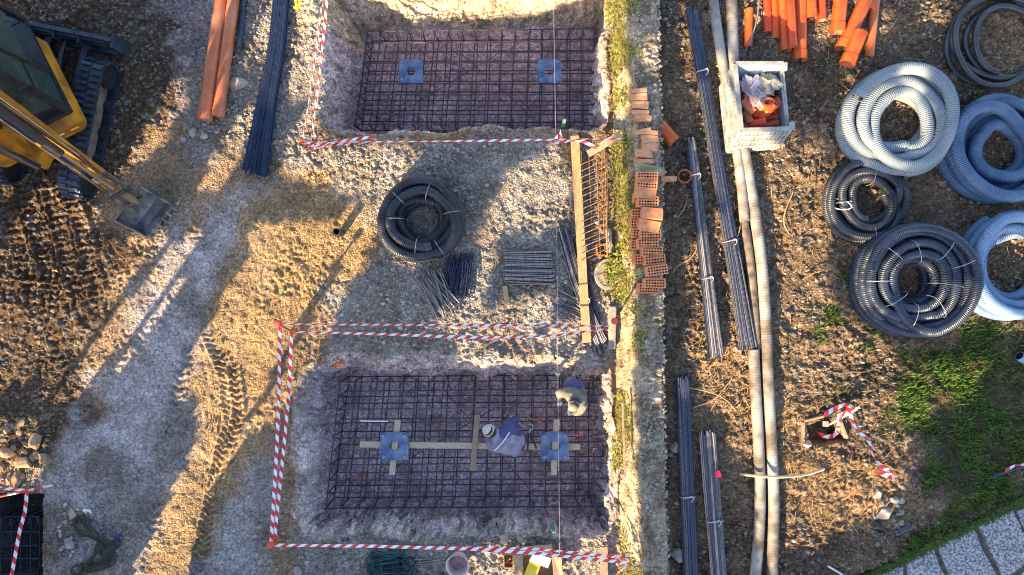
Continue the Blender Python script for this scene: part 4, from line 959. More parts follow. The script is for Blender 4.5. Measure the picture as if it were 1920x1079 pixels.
# striped pole of the corner pit
A = W(40, 917, .3); root = thing('striped_pole', 'thin red and white striped pole lying across the corner pit edge', 'pole', A)
a, b = W(-20, 936, .34), W(98, 911, .16); Pp = [a.lerp(b, k / 7) for k in range(8)]
for k in range(7):
    m_ = MB(); m_.tube([Pp[k], Pp[k + 1]], .022, 10); m_.build('band', M_red if k % 2 else mat('pole_white', (.6, .55, .48), None, 9, .6), root, True)

# ---------------- excavator ----------------
EX = Vector((-8.40, 3.03, 0)); ud = Vector((.2, .98, 0)).normalized(); us_ = Vector((ud.y, -ud.x, 0))    # undercarriage
ff = Vector((.45, -.893, 0)).normalized(); rr = Vector((-ff.y, ff.x, 0)) * -1
rr = Vector((ff.y, -ff.x, 0))    # operator's right
ex = thing('excavator', 'small yellow tracked excavator with dark glass cab, its bucket resting on the ground', 'excavator', (EX.x, EX.y, 0))
def E(f, r, z): return EX + ff * f + rr * r + Vector((0, 0, z))
def U_(f, r, z): return EX + ud * f + us_ * r + Vector((0, 0, z))
g0 = .02
for sgn in (1, -1):
    tw = .40; cx_ = sgn * .70
    prof_ = []
    for k in range(13): a = -math.pi / 2 + math.pi * k / 12; prof_.append((1.0 + .27 * math.cos(a), .29 + .27 * math.sin(a)))
    for k in range(13): a = math.pi / 2 + math.pi * k / 12; prof_.append((-1.0 + .27 * math.cos(a), .29 + .27 * math.sin(a)))
    m_ = MB(); n = len(prof_); vs = []
    for (sc, ro) in ((1, -tw / 2), (1, tw / 2), (.84, tw / 2), (.84, -tw / 2)):
        for p, z in prof_:
            cxp = max(-1.0, min(1.0, p)); vs.append(U_(cxp + (p - cxp) * sc, cx_ + ro, g0 + .29 + (z - .29) * sc))
    f = []
    for L_ in range(4):
        for k in range(n): k2 = (k + 1) % n; M2 = (L_ + 1) % 4; f.append((L_ * n + k, L_ * n + k2, M2 * n + k2, M2 * n + k))
    m_.add(vs, f)
    # lugs
    Pc = resample([Vector((p, z, 0)) for p, z in prof_ + [prof_[0]]], .115)
    for k in range(len(Pc) - 1):
        a = Pc[k]; b = Pc[k + 1]; t = (b - a).normalized(); nn = Vector((t.y, -t.x, 0)); mid = (a + b) / 2 + nn * .015
        for ro in (-.105, .105):
            cc = U_(mid.x + (.02 if ro > 0 else -.02) * t.x, cx_ + ro, g0 + mid.y); ax = ud * t.x + Vector((0, 0, t.y)); az = ud * nn.x + Vector((0, 0, nn.y))
            m_.box(cc, (.062, .17, .05), Matrix((ax, us_, az)).transposed(), 0, .008)
    tr_ = m_.build('track', M_dblue, ex)
    m_ = MB(); m_.box(U_(0, cx_, g0 + .29), (.20, 2.0, .26), Matrix((us_, ud, Vector((0, 0, 1)))).transposed(), 0, .03); m_.build('track_frame', mat('muddy_steel', (.10, .07, .06), (.2, .15, .12), 8, .8), tr_)
    for fpos, rad in ((-1.0, .2), (1.0, .21), (-.5, .1), (0, .1), (.5, .1)):
        m_ = MB(); m_.tube([U_(fpos, cx_ - .17, g0 + (.29 if rad > .15 else .12)), U_(fpos, cx_ + .17, g0 + (.29 if rad > .15 else .12))], rad, 18); m_.build('roller' if rad < .15 else 'sprocket', M_blkp, tr_, True)
R_u = Matrix((us_, ud, Vector((0, 0, 1)))).transposed(); R_e = Matrix((ff, rr * -1, Vector((0, 0, 1)))).transposed()
m_ = MB(); m_.box(U_(0, 0, .42), (1.1, .9, .28), R_u, 0, .03); m_.tube([U_(0, 0, .5), U_(0, 0, .75)], .42, 28); m_.build('chassis', M_dblue, ex, False)
# dozer blade
m_ = MB(); R_b = R_u
for k in range(6):
    z0_, z1_ = .08 + k * .09, .08 + (k + 1) * .09; y0_, y1_ = 1.62 - .10 * math.sin(k / 6 * 3.0), 1.62 - .10 * math.sin((k + 1) / 6 * 3.0)
    m_.beam(U_((y0_ + y1_) / 2, -.98, (z0_ + z1_) / 2), U_((y0_ + y1_) / 2, .98, (z0_ + z1_) / 2), .03, .10)
m_.beam(U_(1.60, -.98, .62), U_(1.60, .98, .62), .07, .05)
bl_ = m_.build('dozer_blade', M_dblue, ex)
m_ = MB()
for r_ in (-.55, -.1, .35): m_.box(U_(1.52, r_, .34), (.03, .16, .46), R_u)
m_.beam(U_(1.50, -.9, .20), U_(1.50, .9, .20), .12, .10)
for r_ in (-1, 1): m_.box(U_(1.60, r_ * .99, .36), (.03, .26, .52), R_u)
m_.build('blade_rib', M_dblue, bl_)
for r_ in (-.32, .32):
    m_ = MB(); m_.beam(U_(.4, r_, .34), U_(1.5, r_ * 1.1, .28), .12, .14, bev=.02); m_.build('blade_arm', M_dblue, ex)
m_ = MB(); m_.tube([U_(.5, .0, .5), U_(1.1, 0, .42)], .07, 14); m_.tube([U_(1.1, 0, .42), U_(1.5, 0, .38)], .035, 12); m_.build('blade_cylinder', M_blkp, ex, True)
# upper structure
def rounded(f0, f1, r0, r1, rad=.25, n=6, cut=None):
    P = []
    for (cf, cr, a0) in ((f1 - rad, r1 - rad, 0), (f0 + rad, r1 - rad, 90), (f0 + rad, r0 + rad, 180), (f1 - rad, r0 + rad, 270)):
        for k in range(n + 1): a = math.radians(a0 + 90 * k / n); P.append((cf + rad * math.cos(a), cr + rad * math.sin(a)))
    return P
def eprism(P, z0, z1, mat_, name, parent, top_scale=1.0, bev=.0, smooth=False):
    cf = sum(p[0] for p in P) / len(P); cr = sum(p[1] for p in P) / len(P); n = len(P); vs = []
    lev = [(z0, 1.0), (z1 - .05, 1.0 if top_scale == 1 else (1 + top_scale) / 2), (z1 - .012, top_scale * .985), (z1, top_scale * .95)]
    for z, s_ in lev: vs += [E(cf + (p[0] - cf) * s_, cr + (p[1] - cr) * s_, z) for p in P]
    f = [tuple(range(n))] + [tuple(range(3 * n, 4 * n))]
    for L_ in range(3): f += [(L_ * n + k, L_ * n + (k + 1) % n, (L_ + 1) * n + (k + 1) % n, (L_ + 1) * n + k) for k in range(n)]
    m_ = MB(); m_.add(vs, f); return m_.build(name, mat_, parent, True)
deck = eprism(rounded(-1.15, .60, -.77, .95, .14), .72, 1.06, M_yel, 'deck', ex)
hood = eprism(rounded(-1.3, .72, .12, .98, .3), 1.06, 1.46, M_yel, 'hood', ex, .95)
m_ = MB()
for f_ in (-.6, -.15, .3): m_.beam(E(f_, .18, 1.462), E(f_, .92, 1.462), .012, .006)
for k in range(8): m_.beam(E(-.5 + k * .05, .3, 1.464), E(-.5 + k * .05, .8, 1.464), .014, .006)
m_.build('panel_gap', M_blkp, hood)
ctw = eprism(rounded(-1.5, -1.0, -.1, .9, .2), .72, 1.5, M_yel, 'counterweight', ex, .96)
m_ = MB(); p = E(.625, -.62, .93); m_.box(p, (.012, .14, .05), R_e); m_.build('headlight', mat('amber_lens', (.8, .35, .02), None, 5, .2), deck)
m_ = MB(); p = E(.627, -.35, .95); m_.box(p, (.008, .16, .05), R_e); m_.box(E(.627, -.12, .94), (.008, .10, .03), R_e); m_.build('sticker', M_white, deck)
# cab  (front-left base corner as seen)
FLx = Vector((-7.52, 3.0, 0)); cf_, cr_ = (FLx - EX).dot(ff), (FLx - EX).dot(rr)
cw_ = .98; zb0, zt0 = 1.06, 2.62
def Cb(f, r, t):     # t 0..1 height; the windscreen slopes back, the sides lean in a little
    return E(cf_ - .02 - f - .30 * t * (1 - min(1, f)) , cr_ + .02 + r * (1 - .10 * t) + .05 * cw_ * t, zb0 + (zt0 - zb0) * t)
Lc = 1.75
m_ = MB()
th_ = .045
for (f, r) in ((0, 0), (0, cw_), (Lc, 0), (Lc, cw_), (.72, 0), (.72, cw_)): m_.beam(Cb(f, r, 0), Cb(f, r, 1), .09 if f != .72 else .06, .08, bev=.01)
for t in (0.02, .99):
    for a, b in (((0, 0), (0, cw_)), ((0, cw_), (Lc, cw_)), ((Lc, cw_), (Lc, 0)), ((Lc, 0), (0, 0))): m_.beam(Cb(*a, t), Cb(*b, t), .08, .08, bev=.01)
m_.beam(Cb(0, 0, .42), Cb(.72, 0, .42), .04, .04); m_.beam(Cb(0, 0, .16), Cb(0, cw_, .16), .05, .05)
cabf = m_.build('cab_frame', M_blkp, ex)
m_ = MB(); q = [Cb(.30, .04, 1), Cb(.30, cw_ - .04, 1), Cb(Lc, cw_ - .02, 1), Cb(Lc, .02, 1)]; m_.add([p + Vector((0, 0, .02)) for p in q] + [p + Vector((0, 0, .07)) for p in q], [(0, 1, 2, 3), (4, 7, 6, 5), (0, 4, 5, 1), (1, 5, 6, 2), (2, 6, 7, 3), (3, 7, 4, 0)]); m_.build('cab_roof', M_blkp, cabf)
def pane(q, name='window'):
    m_ = MB(); m_.add(q, [(0, 1, 2, 3)]); return m_.build(name, M_tg, cabf)
M_tg = bpy.data.materials.new('cab_glazing'); M_tg.use_nodes = True; b_ = M_tg.node_tree.nodes['Principled BSDF']; b_.inputs['Base Color'].default_value = (.05, .09, .07, 1); b_.inputs['Roughness'].default_value = .04; b_.inputs['Alpha'].default_value = .6; b_.inputs['Coat Weight'].default_value = .6
pane([Cb(-.005, .03, .17), Cb(-.005, cw_ - .03, .17), Cb(-.005, cw_ - .03, .97), Cb(-.005, .03, .97)], 'windscreen')
pane([Cb(.03, -.005, .05), Cb(.70, -.005, .05), Cb(.70, -.005, .96), Cb(.03, -.005, .96)], 'side_window')
pane([Cb(.75, -.005, .3), Cb(Lc - .03, -.005, .3), Cb(Lc - .03, -.005, .96), Cb(.75, -.005, .96)], 'side_window')
pane([Cb(.03, cw_ + .005, .05), Cb(Lc - .03, cw_ + .005, .05), Cb(Lc - .03, cw_ + .005, .96), Cb(.03, cw_ + .005, .96)], 'side_window')
pane([Cb(.02, .04, 1.0), Cb(.02, cw_ - .04, 1.0), Cb(.30, cw_ - .04, 1.0), Cb(.30, .04, 1.0)], 'roof_window')
m_ = MB(); m_.box(Cb(.75, .5, .22), (.42, .42, .14), R_e, 0, .04); m_.box(Cb(1.0, .5, .45), (.12, .40, .5), R_e, 0, .04); m_.build('seat', M_glow, cabf, True)
m_ = MB(); m_.box(Cb(.85, .5, .03), (1.7, .96, .03), R_e); m_.box(Cb(.9, .97, .22), (1.5, .03, .55), R_e); m_.build('cab_floor', M_blkp, cabf)
m_ = MB(); m_.box(Cb(.3, .5, .05), (.3, .5, .02), R_e); m_.beam(Cb(.25, .35, .05), Cb(.2, .35, .45), .02, .02); m_.beam(Cb(.25, .6, .05), Cb(.2, .6, .45), .02, .02); m_.box(Cb(.45, .12, .3), (.3, .1, .12), R_e, 0, .02); m_.box(Cb(.12, .85, .4), (.05, .16, .12), R_e, 0, .01); m_.build('controls', mat('cab_interior_grey', (.12, .12, .10), (.2, .2, .16), 5, .7), cabf)
m_ = MB(); m_.tube([Cb(-.02, .1, .98), Cb(-.05, .3, .86), Cb(-.04, .55, .5)], .012, 6); m_.tube([Cb(-.03, .08, 1.0), Cb(-.03, .9, 1.0)], .014, 6); m_.tube([Cb(-.05, .02, .62), Cb(-.2, -.12, .66)], .012, 6); m_.build('wiper', M_wire, cabf, True)
m_ = MB(); m_.box(Cb(-.2, -.12, .66), (.03, .14, .2), R_e, 0, .01); m_.build('mirror', M_blkp, cabf)
# swing bracket, boom, stick, bucket
Bk = W(66, 292, .9)
m_ = MB(); m_.box(Bk, (.42, .30, .34), Matrix.Rotation(-.5, 3, 'Z'), 0, .06); m_.beam(Bk, E(.3, .1, .85), .34, .22, bev=.03); m_.tube([Bk - Vector((0, 0, .2)), Bk + Vector((0, 0, .28))], .07, 16); m_.build('swing_bracket', M_yel, ex)
m_ = MB(); m_.tube([E(.3, .75, .9), Bk.lerp(E(.3, .75, .9), .35)], .05, 12); m_.tube([Bk.lerp(E(.3, .75, .9), .4), Bk + Vector((0, -.12, .05))], .028, 10); m_.build('swing_cylinder', M_chrome, ex, True)
Pk = W(-22, 176, 3.0); Bp = W(252, 374, .55)
d = (Bp - Pk)
mid = Bk.lerp(Pk, .55) + Vector((-.35, -.12, .45))
def boxpath(m_, P, wds, ths, sidev):
    "box section swept along points"
    vs = []; N = len(P); ip = lambda A_, i: float(np.interp(i / (N - 1), np.linspace(0, 1, len(A_)), A_)); wds = [ip(wds, i) for i in range(N)]; ths = [ip(ths, i) for i in range(N)]
    for i in range(N):
        t = (P[min(i + 1, N - 1)] - P[max(0, i - 1)]).normalized(); s_ = (sidev - t * sidev.dot(t)).normalized(); u = s_.cross(t)
        for a, b in ((-1, -1), (1, -1), (1, 1), (-1, 1)): vs.append(P[i] + s_ * a * wds[i] / 2 + u * b * ths[i] / 2)
    f = [(0, 1, 2, 3), tuple(4 * (N - 1) + k for k in (3, 2, 1, 0))]
    for i in range(N - 1):
        for k in range(4): f.append((4 * i + k, 4 * i + (k + 1) % 4, 4 * i + 4 + (k + 1) % 4, 4 * i + 4 + k))
    m_.add(vs, f)
sv = Vector((.86, .5, 0)).normalized()
m_ = MB(); boxpath(m_, smoothpath([Bk + Vector((0, 0, .15)), mid, Pk], 2), [.2] * 10, [.22, .26, .3, .34, .36, .36, .34, .3, .24, .2], sv); boom = m_.build('boom', M_yel, ex)
m_ = MB(); m_.tube([Bk + Vector((.1, -.2, .1)), mid + Vector((.25, -.25, -.1))], .07, 14); m_.tube([mid + Vector((.25, -.25, -.1)), mid.lerp(Pk, .2) + Vector((.1, -.1, -.1))], .035, 10); m_.build('boom_cylinder', M_chrome, boom, True)
m_ = MB(); boxpath(m_, [Pk - d * .12, Pk, Pk.lerp(Bp, .5), Bp], [.13, .15, .13, .11], [.18, .34, .26, .16], sv); stick = m_.build('stick', M_yel, ex)
up_ = sv.cross(d.normalized()); up_ = up_ if up_.dot(Vector((.5, -.5, 0.7))) > 0 else -up_
def sp(t, s_, u): return Pk + d * t + sv * s_ + up_ * u
m_ = MB(); m_.tube([sp(-.05, .02, .24), sp(.42, .02, .24)], .062, 16); m_.build('bucket_cylinder', M_blkp, stick, True)
m_ = MB(); m_.tube([sp(.42, .02, .24), sp(.80, .02, .20)], .032, 12); m_.build('cylinder_rod', M_chrome, stick, True)
m_ = MB()
for s_, u0, r0, amp in ((-.11, .16, .016, .03), (-.14, .12, .014, .05), (.12, .14, .014, .03), (.10, .2, .013, .02), (-.08, .2, .013, .02)):
    m_.tube(smoothpath([sp(t / 10, s_ + amp * math.sin(t * 1.9 + s_ * 40) * .5, u0 + amp * math.sin(t * 1.1)) for t in range(-1, 9)], 1), r0, 6)
m_.build('hydraulic_hose', M_blkp, stick, True)
m_ = MB()
for s_, u0 in ((-.125, .19), (.135, .17)): m_.tube([sp(-.1, s_, u0), sp(.5, s_, u0)], .015, 6)
m_.build('steel_line', M_chrome, stick, True)
for t, s_, u_, L_ in ((.12, -.11, .17, .14), (.3, -.1, .18, .1), (.55, -.09, .16, .16), (.62, .09, .16, .12), (.75, -.08, .14, .1)):
    m_ = MB(); m_.beam(sp(t, s_, u_), sp(t + L_ / 3, s_, u_), .03, .05, up=up_); m_.build('guard_plate', M_yel, stick)
# linkage
bk0 = W(276, 398, .25)
m_ = MB()
for s_ in (-.09, .09):
    m_.beam(sp(.80, s_, .0), sp(.84, s_, .24), .04, .05, up=sv); m_.beam(sp(.84, s_, .24), bk0 + sv * s_ + Vector((0, 0, .15)), .04, .06, up=sv); m_.beam(sp(.7, s_, .1), Bp + sv * s_, .045, .12, up=sv)
m_.build('bucket_linkage', M_steel, stick)
m_ = MB()
for t, u in ((.80, 0), (.84, .24), (1.0, 0)): m_.tube([sp(t, -.14, u), sp(t, .14, u)], .035, 12)
m_.build('pin', M_blkp, stick, True)
# bucket: curved shell, side plates, teeth
bdir = Vector((.60, -.80, 0)).normalized() * 1.0; bs_ = Vector((.61, .79, 0)).normalized()
bdir = Vector((bs_.y, -bs_.x, 0)); Bc = W(274, 399, .22); hw_ = .38
prof_b = [(-.17, .34), (-.25, .24), (-.27, .10), (-.2, -.05), (-.06, -.14), (.1, -.15), (.26, -.10)]
def Bq(f, s_, z): return Bc + bdir * f * 1.1 + bs_ * s_ + Vector((0, 0, z))
m_ = MB(); n = len(prof_b); vs = []
for off in (0, .025):
    for s_ in (-hw_, hw_):
        for (f_, z_) in prof_b: vs.append(Bq(f_ * (1 - off * 2), s_, z_ * (1 - off * 3) + off * .5))
f = []
for k in range(n - 1): f += [(k, k + 1, n + k + 1, n + k), (2 * n + k, 3 * n + k, 3 * n + k + 1, 2 * n + k + 1)]
f += [(0, n, 3 * n, 2 * n), (n - 1, 3 * n - 1, 4 * n - 1, 2 * n - 1)]
m_.add(vs, f)
bucket = m_.build('bucket', M_steel, ex)
for s_ in (-hw_, hw_):
    m_ = MB(); P = [Bq(a, s_ - .012, b) for a, b in prof_b]; P2 = [Bq(a, s_ + .012, b) for a, b in prof_b]; m_.add(P + P2, [tuple(range(n)), tuple(range(2 * n - 1, n - 1, -1))] + [(k, (k + 1) % n, n + (k + 1) % n, n + k) for k in range(n)]); m_.build('side_plate', M_steel, bucket)
for k in range(6):
    s_ = -hw_ + .04 + (2 * hw_ - .08) * k / 5; m_ = MB(); a = Bq(.22, s_, -.10); b = Bq(.33, s_, -.10)
    m_.add([a + bs_ * .03 + Vector((0, 0, .03)), a - bs_ * .03 + Vector((0, 0, .03)), a - bs_ * .03 - Vector((0, 0, .03)), a + bs_ * .03 - Vector((0, 0, .03)), b + bs_ * .018, b - bs_ * .018], [(0, 1, 2, 3), (0, 4, 5, 1), (3, 2, 5, 4), (0, 3, 4), (1, 5, 2)]); m_.build('tooth', M_steel, bucket)

# ---------------- the two workers ----------------
def blob(m_, a, b, ra, rb, seg=7):
    "tapered capsule (closed) for the remesher"
    a = Vector(a); b = Vector(b); t = (b - a); L = t.length
    if L < 1e-5: t = Vector((0, 0, 1)); L = 0
    t.normalize(); P = []; R_ = []
    for k in range(5): q = math.pi / 2 * (1 - k / 4); P.append(a - t * ra * math.sin(q)); R_.append(max(ra * math.cos(q), .0015))
    P.append(b + t * 0) ; R_.append(rb)
    for k in range(1, 5): q = math.pi / 2 * k / 4; P.append(b + t * rb * math.sin(q)); R_.append(max(rb * math.cos(q), .0015))
    m_.tube(P, R_, 14)
def organic(m_, name, M_, parent, vox=.016, sm=6, disp=0.0, ds=.12, sub=False):
    o = m_.build(name, M_, parent)
    r = o.modifiers.new('fuse', 'REMESH'); r.mode = 'VOXEL'; r.voxel_size = vox * S; r.use_smooth_shade = True
    s_ = o.modifiers.new('soften', 'SMOOTH'); s_.factor = .5; s_.iterations = sm
    if disp:
        tx = bpy.data.textures.new('cloth_folds', 'CLOUDS'); tx.noise_scale = ds; tx.noise_depth = 2
        d_ = o.modifiers.new('folds', 'DISPLACE'); d_.texture = tx; d_.strength = disp * S; d_.mid_level = .5; d_.texture_coords = 'GLOBAL'
    return o
M_skin = mat('skin', (.42, .24, .16), (.52, .31, .21), 9, .6)
M_navy = mat('navy_jacket', (.035, .05, .16), (.075, .085, .20), 5, .75, bump=.4, bscale=50)
M_lilac = mat('faded_back_of_jacket', (.17, .16, .25), (.30, .27, .36), 7, .8, bump=.4)
M_grjk = mat('grey_beige_jacket', (.10, .095, .085), (.22, .20, .165), 5, .85, bump=.4, bscale=50)
M_trs = mat('dark_blue_trousers', (.025, .035, .10), (.05, .07, .16), 6, .8, bump=.3)
M_glove = mat('white_glove', (.5, .5, .48), (.62, .62, .6), 9, .8)
M_boot = mat('worn_boot', (.09, .07, .05), (.16, .12, .09), 9, .7)
M_hat = mat('pale_knit_cap', (.42, .41, .40), (.55, .54, .52), 16, .9, bump=.5, bscale=90)
M_cap2 = mat('beige_cap', (.26, .21, .15), (.38, .32, .24), 16, .9, bump=.3)
M_hair = mat('dark_hair', (.03, .022, .018), None, 30, .8)
M_vest = mat('hi_vis_yellow', (.55, .6, .04), None, 30, .7)
def hand(root, wrist, dirv, side, size=.1, M_=M_glove, curl=.6, body=None):
    "palm and five fingers, curled; returned as its own fused glove mesh"
    m_ = MB(); w_ = Vector(wrist); dv = Vector(dirv).normalized(); dn = Vector((0, 0, -1)); sd_ = dv.cross(dn)
    if sd_.length < .1: sd_ = Vector((1, 0, 0))
    sd_.normalize(); dn = sd_.cross(dv).normalized()
    if dn.z > 0: dn = -dn
    if side < 0: sd_ = -sd_
    pc = w_ + dv * size * .45
    for k in range(4): blob(m_, w_ + sd_ * (k - 1.5) * size * .14, w_ + dv * size * .8 + sd_ * (k - 1.5) * size * .22, size * .16, size * .14)
    for k, L in enumerate((.62, .74, .68, .52)):
        a = w_ + dv * size * .82 + sd_ * (k - 1.5) * size * .25; b = a + (dv * math.cos(curl * .7) + dn * math.sin(curl * .7)) * size * L * .5; c_ = b + (dv * math.cos(curl * 2) + dn * math.sin(curl * 2)) * size * L * .5
        blob(m_, a, b, size * .105, size * .095); blob(m_, b, c_, size * .095, size * .08)
    a = w_ + dv * size * .25 - sd_ * size * .35; b = a + (dv * .7 - sd_ * .7) * size * .38; c_ = b + (dv * .9 + dn * .4) * size * .3
    blob(m_, a + sd_ * size * .15, b, size * .14, size * .11); blob(m_, b, c_, size * .11, size * .09)
    return m_
def shrink(J, c, k):
    c = Vector(c); return {n_: (v if n_ in ('face', 'toe') else tuple(c + (Vector(v) - c) * k)) for n_, v in J.items()}
def worker(label, J, jacket, trous, capM, capkind, stripe=False, backM=None):
    """J: joints in design units: pelvis, chest, neck, head, face (direction), shL, shR, elL, elR, haL, haR, hipL, hipR, knL, knR, ftL, ftR, toe"""
    V_ = {k: Vector(v) for k, v in J.items()}
    base = (V_['ftL'] + V_['ftR']) / 2; root = thing('person', label, 'person', (base.x, base.y, min(V_['ftL'].z, V_['ftR'].z) - .05))
    sp_ = V_['pelvis'].lerp(V_['chest'], .5); acr = (V_['shR'] - V_['shL']).normalized()
    hd = V_['head']; fd = V_['face'].normalized(); hu = (hd - V_['neck']).normalized(); hs_ = fd.cross(hu).normalized(); hu = hs_.cross(fd).normalized()
    # continuous body
    b_ = MB()
    for a, b, r0, r1 in (('pelvis', 'chest', .12, .13), ('chest', 'neck', .12, .065), ('neck', 'head', .065, .07), ('shL', 'shR', .07, .07), ('shL', 'elL', .07, .055), ('shR', 'elR', .07, .055), ('elL', 'haL', .052, .04), ('elR', 'haR', .052, .04),
                         ('hipL', 'hipR', .13, .13), ('hipL', 'knL', .115, .08), ('hipR', 'knR', .115, .08), ('knL', 'ftL', .078, .05), ('knR', 'ftR', .078, .05)): blob(b_, V_[a], V_[b], r0, r1)
    blob(b_, hd + hu * .035, hd + hu * .035 - fd * .03, .115, .115); blob(b_, hd - hu * .05 + fd * .03, hd - hu * .08 + fd * .05, .08, .06)
    blob(b_, hd + fd * .11, hd + fd * .145 - hu * .02, .02, .022)                      # nose
    for q in (-1, 1): blob(b_, hd + hs_ * q * .118 - hu * .0, hd + hs_ * q * .122 - hu * .04, .022, .018)   # ears
    for w0, h0, q in (('elL', 'haL', 1), ('elR', 'haR', -1)): b_.v, b_.f, b_.mi = b_.v, b_.f, b_.mi
    for w0, h0, q in (('elL', 'haL', 1), ('elR', 'haR', -1)):
        hm = hand(root, V_[h0], V_[h0] - V_[w0], q, .10); b_.add(hm.v, hm.f)
    organic(b_, 'body', M_skin, root, .012, 3)
    # eyes and mouth
    for q in (-1, 1):
        m_ = MB(); p = hd + fd * .105 + hs_ * q * .042 + hu * .015; blob(m_, p, p + fd * .004, .016, .016); m_.build('eye', M_white, root, True)
    m_ = MB(); p = hd + fd * .118 - hu * .055; blob(m_, p - hs_ * .03, p + hs_ * .03, .011, .011); m_.build('mouth', mat('lips', (.35, .12, .1), None, 9, .6), root, True)
    # jacket
    j_ = MB(); c1 = V_['pelvis'].lerp(V_['chest'], .12); wd = .10
    for q in (-1, 0, 1):
        blob(j_, c1 + acr * q * .085, V_['chest'] + acr * q * .10, .17, .175)
        blob(j_, V_['chest'] + acr * q * .1, V_['chest'].lerp(V_['neck'], .75) + acr * q * .06, .165, .09)
    blob(j_, V_['shL'].lerp(V_['shR'], .04), V_['shR'].lerp(V_['shL'], .04), .115, .115)
    for s0, e0, h0 in (('shL', 'elL', 'haL'), ('shR', 'elR', 'haR')):
        blob(j_, V_[s0], V_[e0], .112, .088); blob(j_, V_[e0], V_[e0].lerp(V_[h0], .86), .088, .062)
    blob(j_, V_['neck'], V_['neck'] + (hd - V_['neck']) * .2, .095, .085)
    ring = MB()
    jk = organic(j_, 'jacket', jacket, root, .011, 6, .05, .09)
    if stripe:
        m_ = MB(); n_ = 9; a = V_['shL'].lerp(V_['pelvis'], .22) ; b = V_['shR'].lerp(V_['pelvis'], .3)
    # trousers
    t_ = MB(); blob(t_, V_['hipL'], V_['hipR'], .155, .155); blob(t_, V_['pelvis'], V_['pelvis'].lerp(V_['chest'], .2), .16, .16)
    for h_, k_, f_ in (('hipL', 'knL', 'ftL'), ('hipR', 'knR', 'ftR')): blob(t_, V_[h_], V_[k_], .135, .10); blob(t_, V_[k_], V_[k_].lerp(V_[f_], .9), .098, .075)
    organic(t_, 'trousers', trous, root, .014, 6, .03, .09)
    for f_ in ('ftL', 'ftR'):
        m_ = MB(); tv = V_['toe'].normalized(); p = V_[f_]; blob(m_, p - tv * .05 + Vector((0, 0, .0)), p + tv * .16 - Vector((0, 0, .01)), .062, .052); blob(m_, p, p + Vector((0, 0, .10)), .06, .06); organic(m_, 'boot', M_boot, root, .012, 3)
    for h0, e0, q in (('haL', 'elL', 1), ('haR', 'elR', -1)):
        m_ = hand(root, V_[h0], V_[h0] - V_[e0], q, .115); blob(m_, V_[h0].lerp(V_[e0], .2), V_[h0], .055, .045); organic(m_, 'glove', M_glove, root, .008, 2)
    # hair and cap
    m_ = MB(); blob(m_, hd + hu * .03 - fd * .03, hd - hu * .03 - fd * .05, .122, .10); organic(m_, 'hair', M_hair, root, .012, 3)
    m_ = MB(); blob(m_, hd + hu * .065 - fd * .02, hd + hu * .095 - fd * .02, .128, .10)
    if capkind == 'peak':
        for q in (-1, 0, 1): blob(m_, hd + hu * .06 + fd * .09 + hs_ * q * .05, hd + hu * .045 + fd * .19 + hs_ * q * .04, .022, .014)
    organic(m_, 'cap', capM, root, .010, 4, .01, .05)
    return root, V_
# crouching worker in navy, bent towards the left
w1, V1 = worker('crouching person in a navy and lilac jacket with a pale cap, bent over the board', dict(
    pelvis=(.10, -2.96, -.02), chest=(-.16, -2.78, .24), neck=(-.33, -2.68, .33), head=(-.44, -2.59, .36), face=(-.55, .45, -.75),
    shL=(-.30, -2.96, .24), shR=(-.08, -2.55, .24), elL=(-.44, -2.98, -.06), elR=(.02, -2.45, -.06), haL=(-.50, -2.86, -.30), haR=(-.02, -2.52, -.34),
    hipL=(.03, -3.05, -.03), hipR=(.15, -2.86, -.03), knL=(-.24, -3.00, .02), knR=(-.10, -2.74, .02), ftL=(.02, -3.08, -.36), ftR=(.16, -2.84, -.36), toe=(-.8, .5, 0)),
    M_lilac, M_trs, M_hat, 'knit')
# white cord over the back and the faded lower back panel are parts of the jacket wearer
m_ = MB(); P = [Vector((.00, -2.52, .20)), Vector((-.05, -2.60, .44)), Vector((-.15, -2.74, .50)), Vector((-.26, -2.88, .47)), Vector((-.35, -2.98, .36))]
m_.tube(smoothpath(P, 3), .011, 6); m_.build('white_strap', M_white, w1, True)
m_ = MB(); blob(m_, (-.10, -2.545, .27), (.04, -2.47, .02), .13, .10); blob(m_, (-.14, -2.64, .30), (.08, -2.66, .12), .15, .13)
organic(m_, 'jacket_shoulder', M_navy, w1, .014, 6, .05, .09)
m_ = MB(); blob(m_, (-.14, -3.08, .0), (-.04, -3.15, -.08), .035, .035); organic(m_, 'vest_edge', M_vest, w1, .012, 3)
# standing/crouching worker in grey, seen from above, facing the lower left
w2, V2 = worker('person in a dusty grey jacket and beige cap in the right of the lower pit', dict(
    pelvis=(1.18, -1.92, .25), chest=(1.16, -2.10, .66), neck=(1.13, -2.16, .80), head=(1.11, -2.20, .90), face=(-.35, -.65, -.62),
    shL=(1.32, -2.24, .70), shR=(.98, -2.00, .70), elL=(1.30, -2.45, .40), elR=(.84, -2.04, .42), haL=(1.12, -2.52, .22), haR=(.84, -2.24, .32),
    hipL=(1.27, -1.95, .22), hipR=(1.08, -1.86, .22), knL=(1.24, -2.14, -.08), knR=(.99, -2.02, -.08), ftL=(1.28, -2.02, -.40), ftR=(1.03, -1.90, -.40), toe=(-.4, -.9, 0)),
    M_grjk, M_trs, M_cap2, 'peak')
m_ = MB(); blob(m_, (1.22, -1.92, .36), (1.12, -1.88, .52), .17, .17); organic(m_, 'rucksack_flap', M_navy, w2, .014, 5, .04, .09)

w1.scale = (.94,) * 3; w2.scale = (.84,) * 3; w2.location.y += .10 * S; w2.location.x -= .02 * S
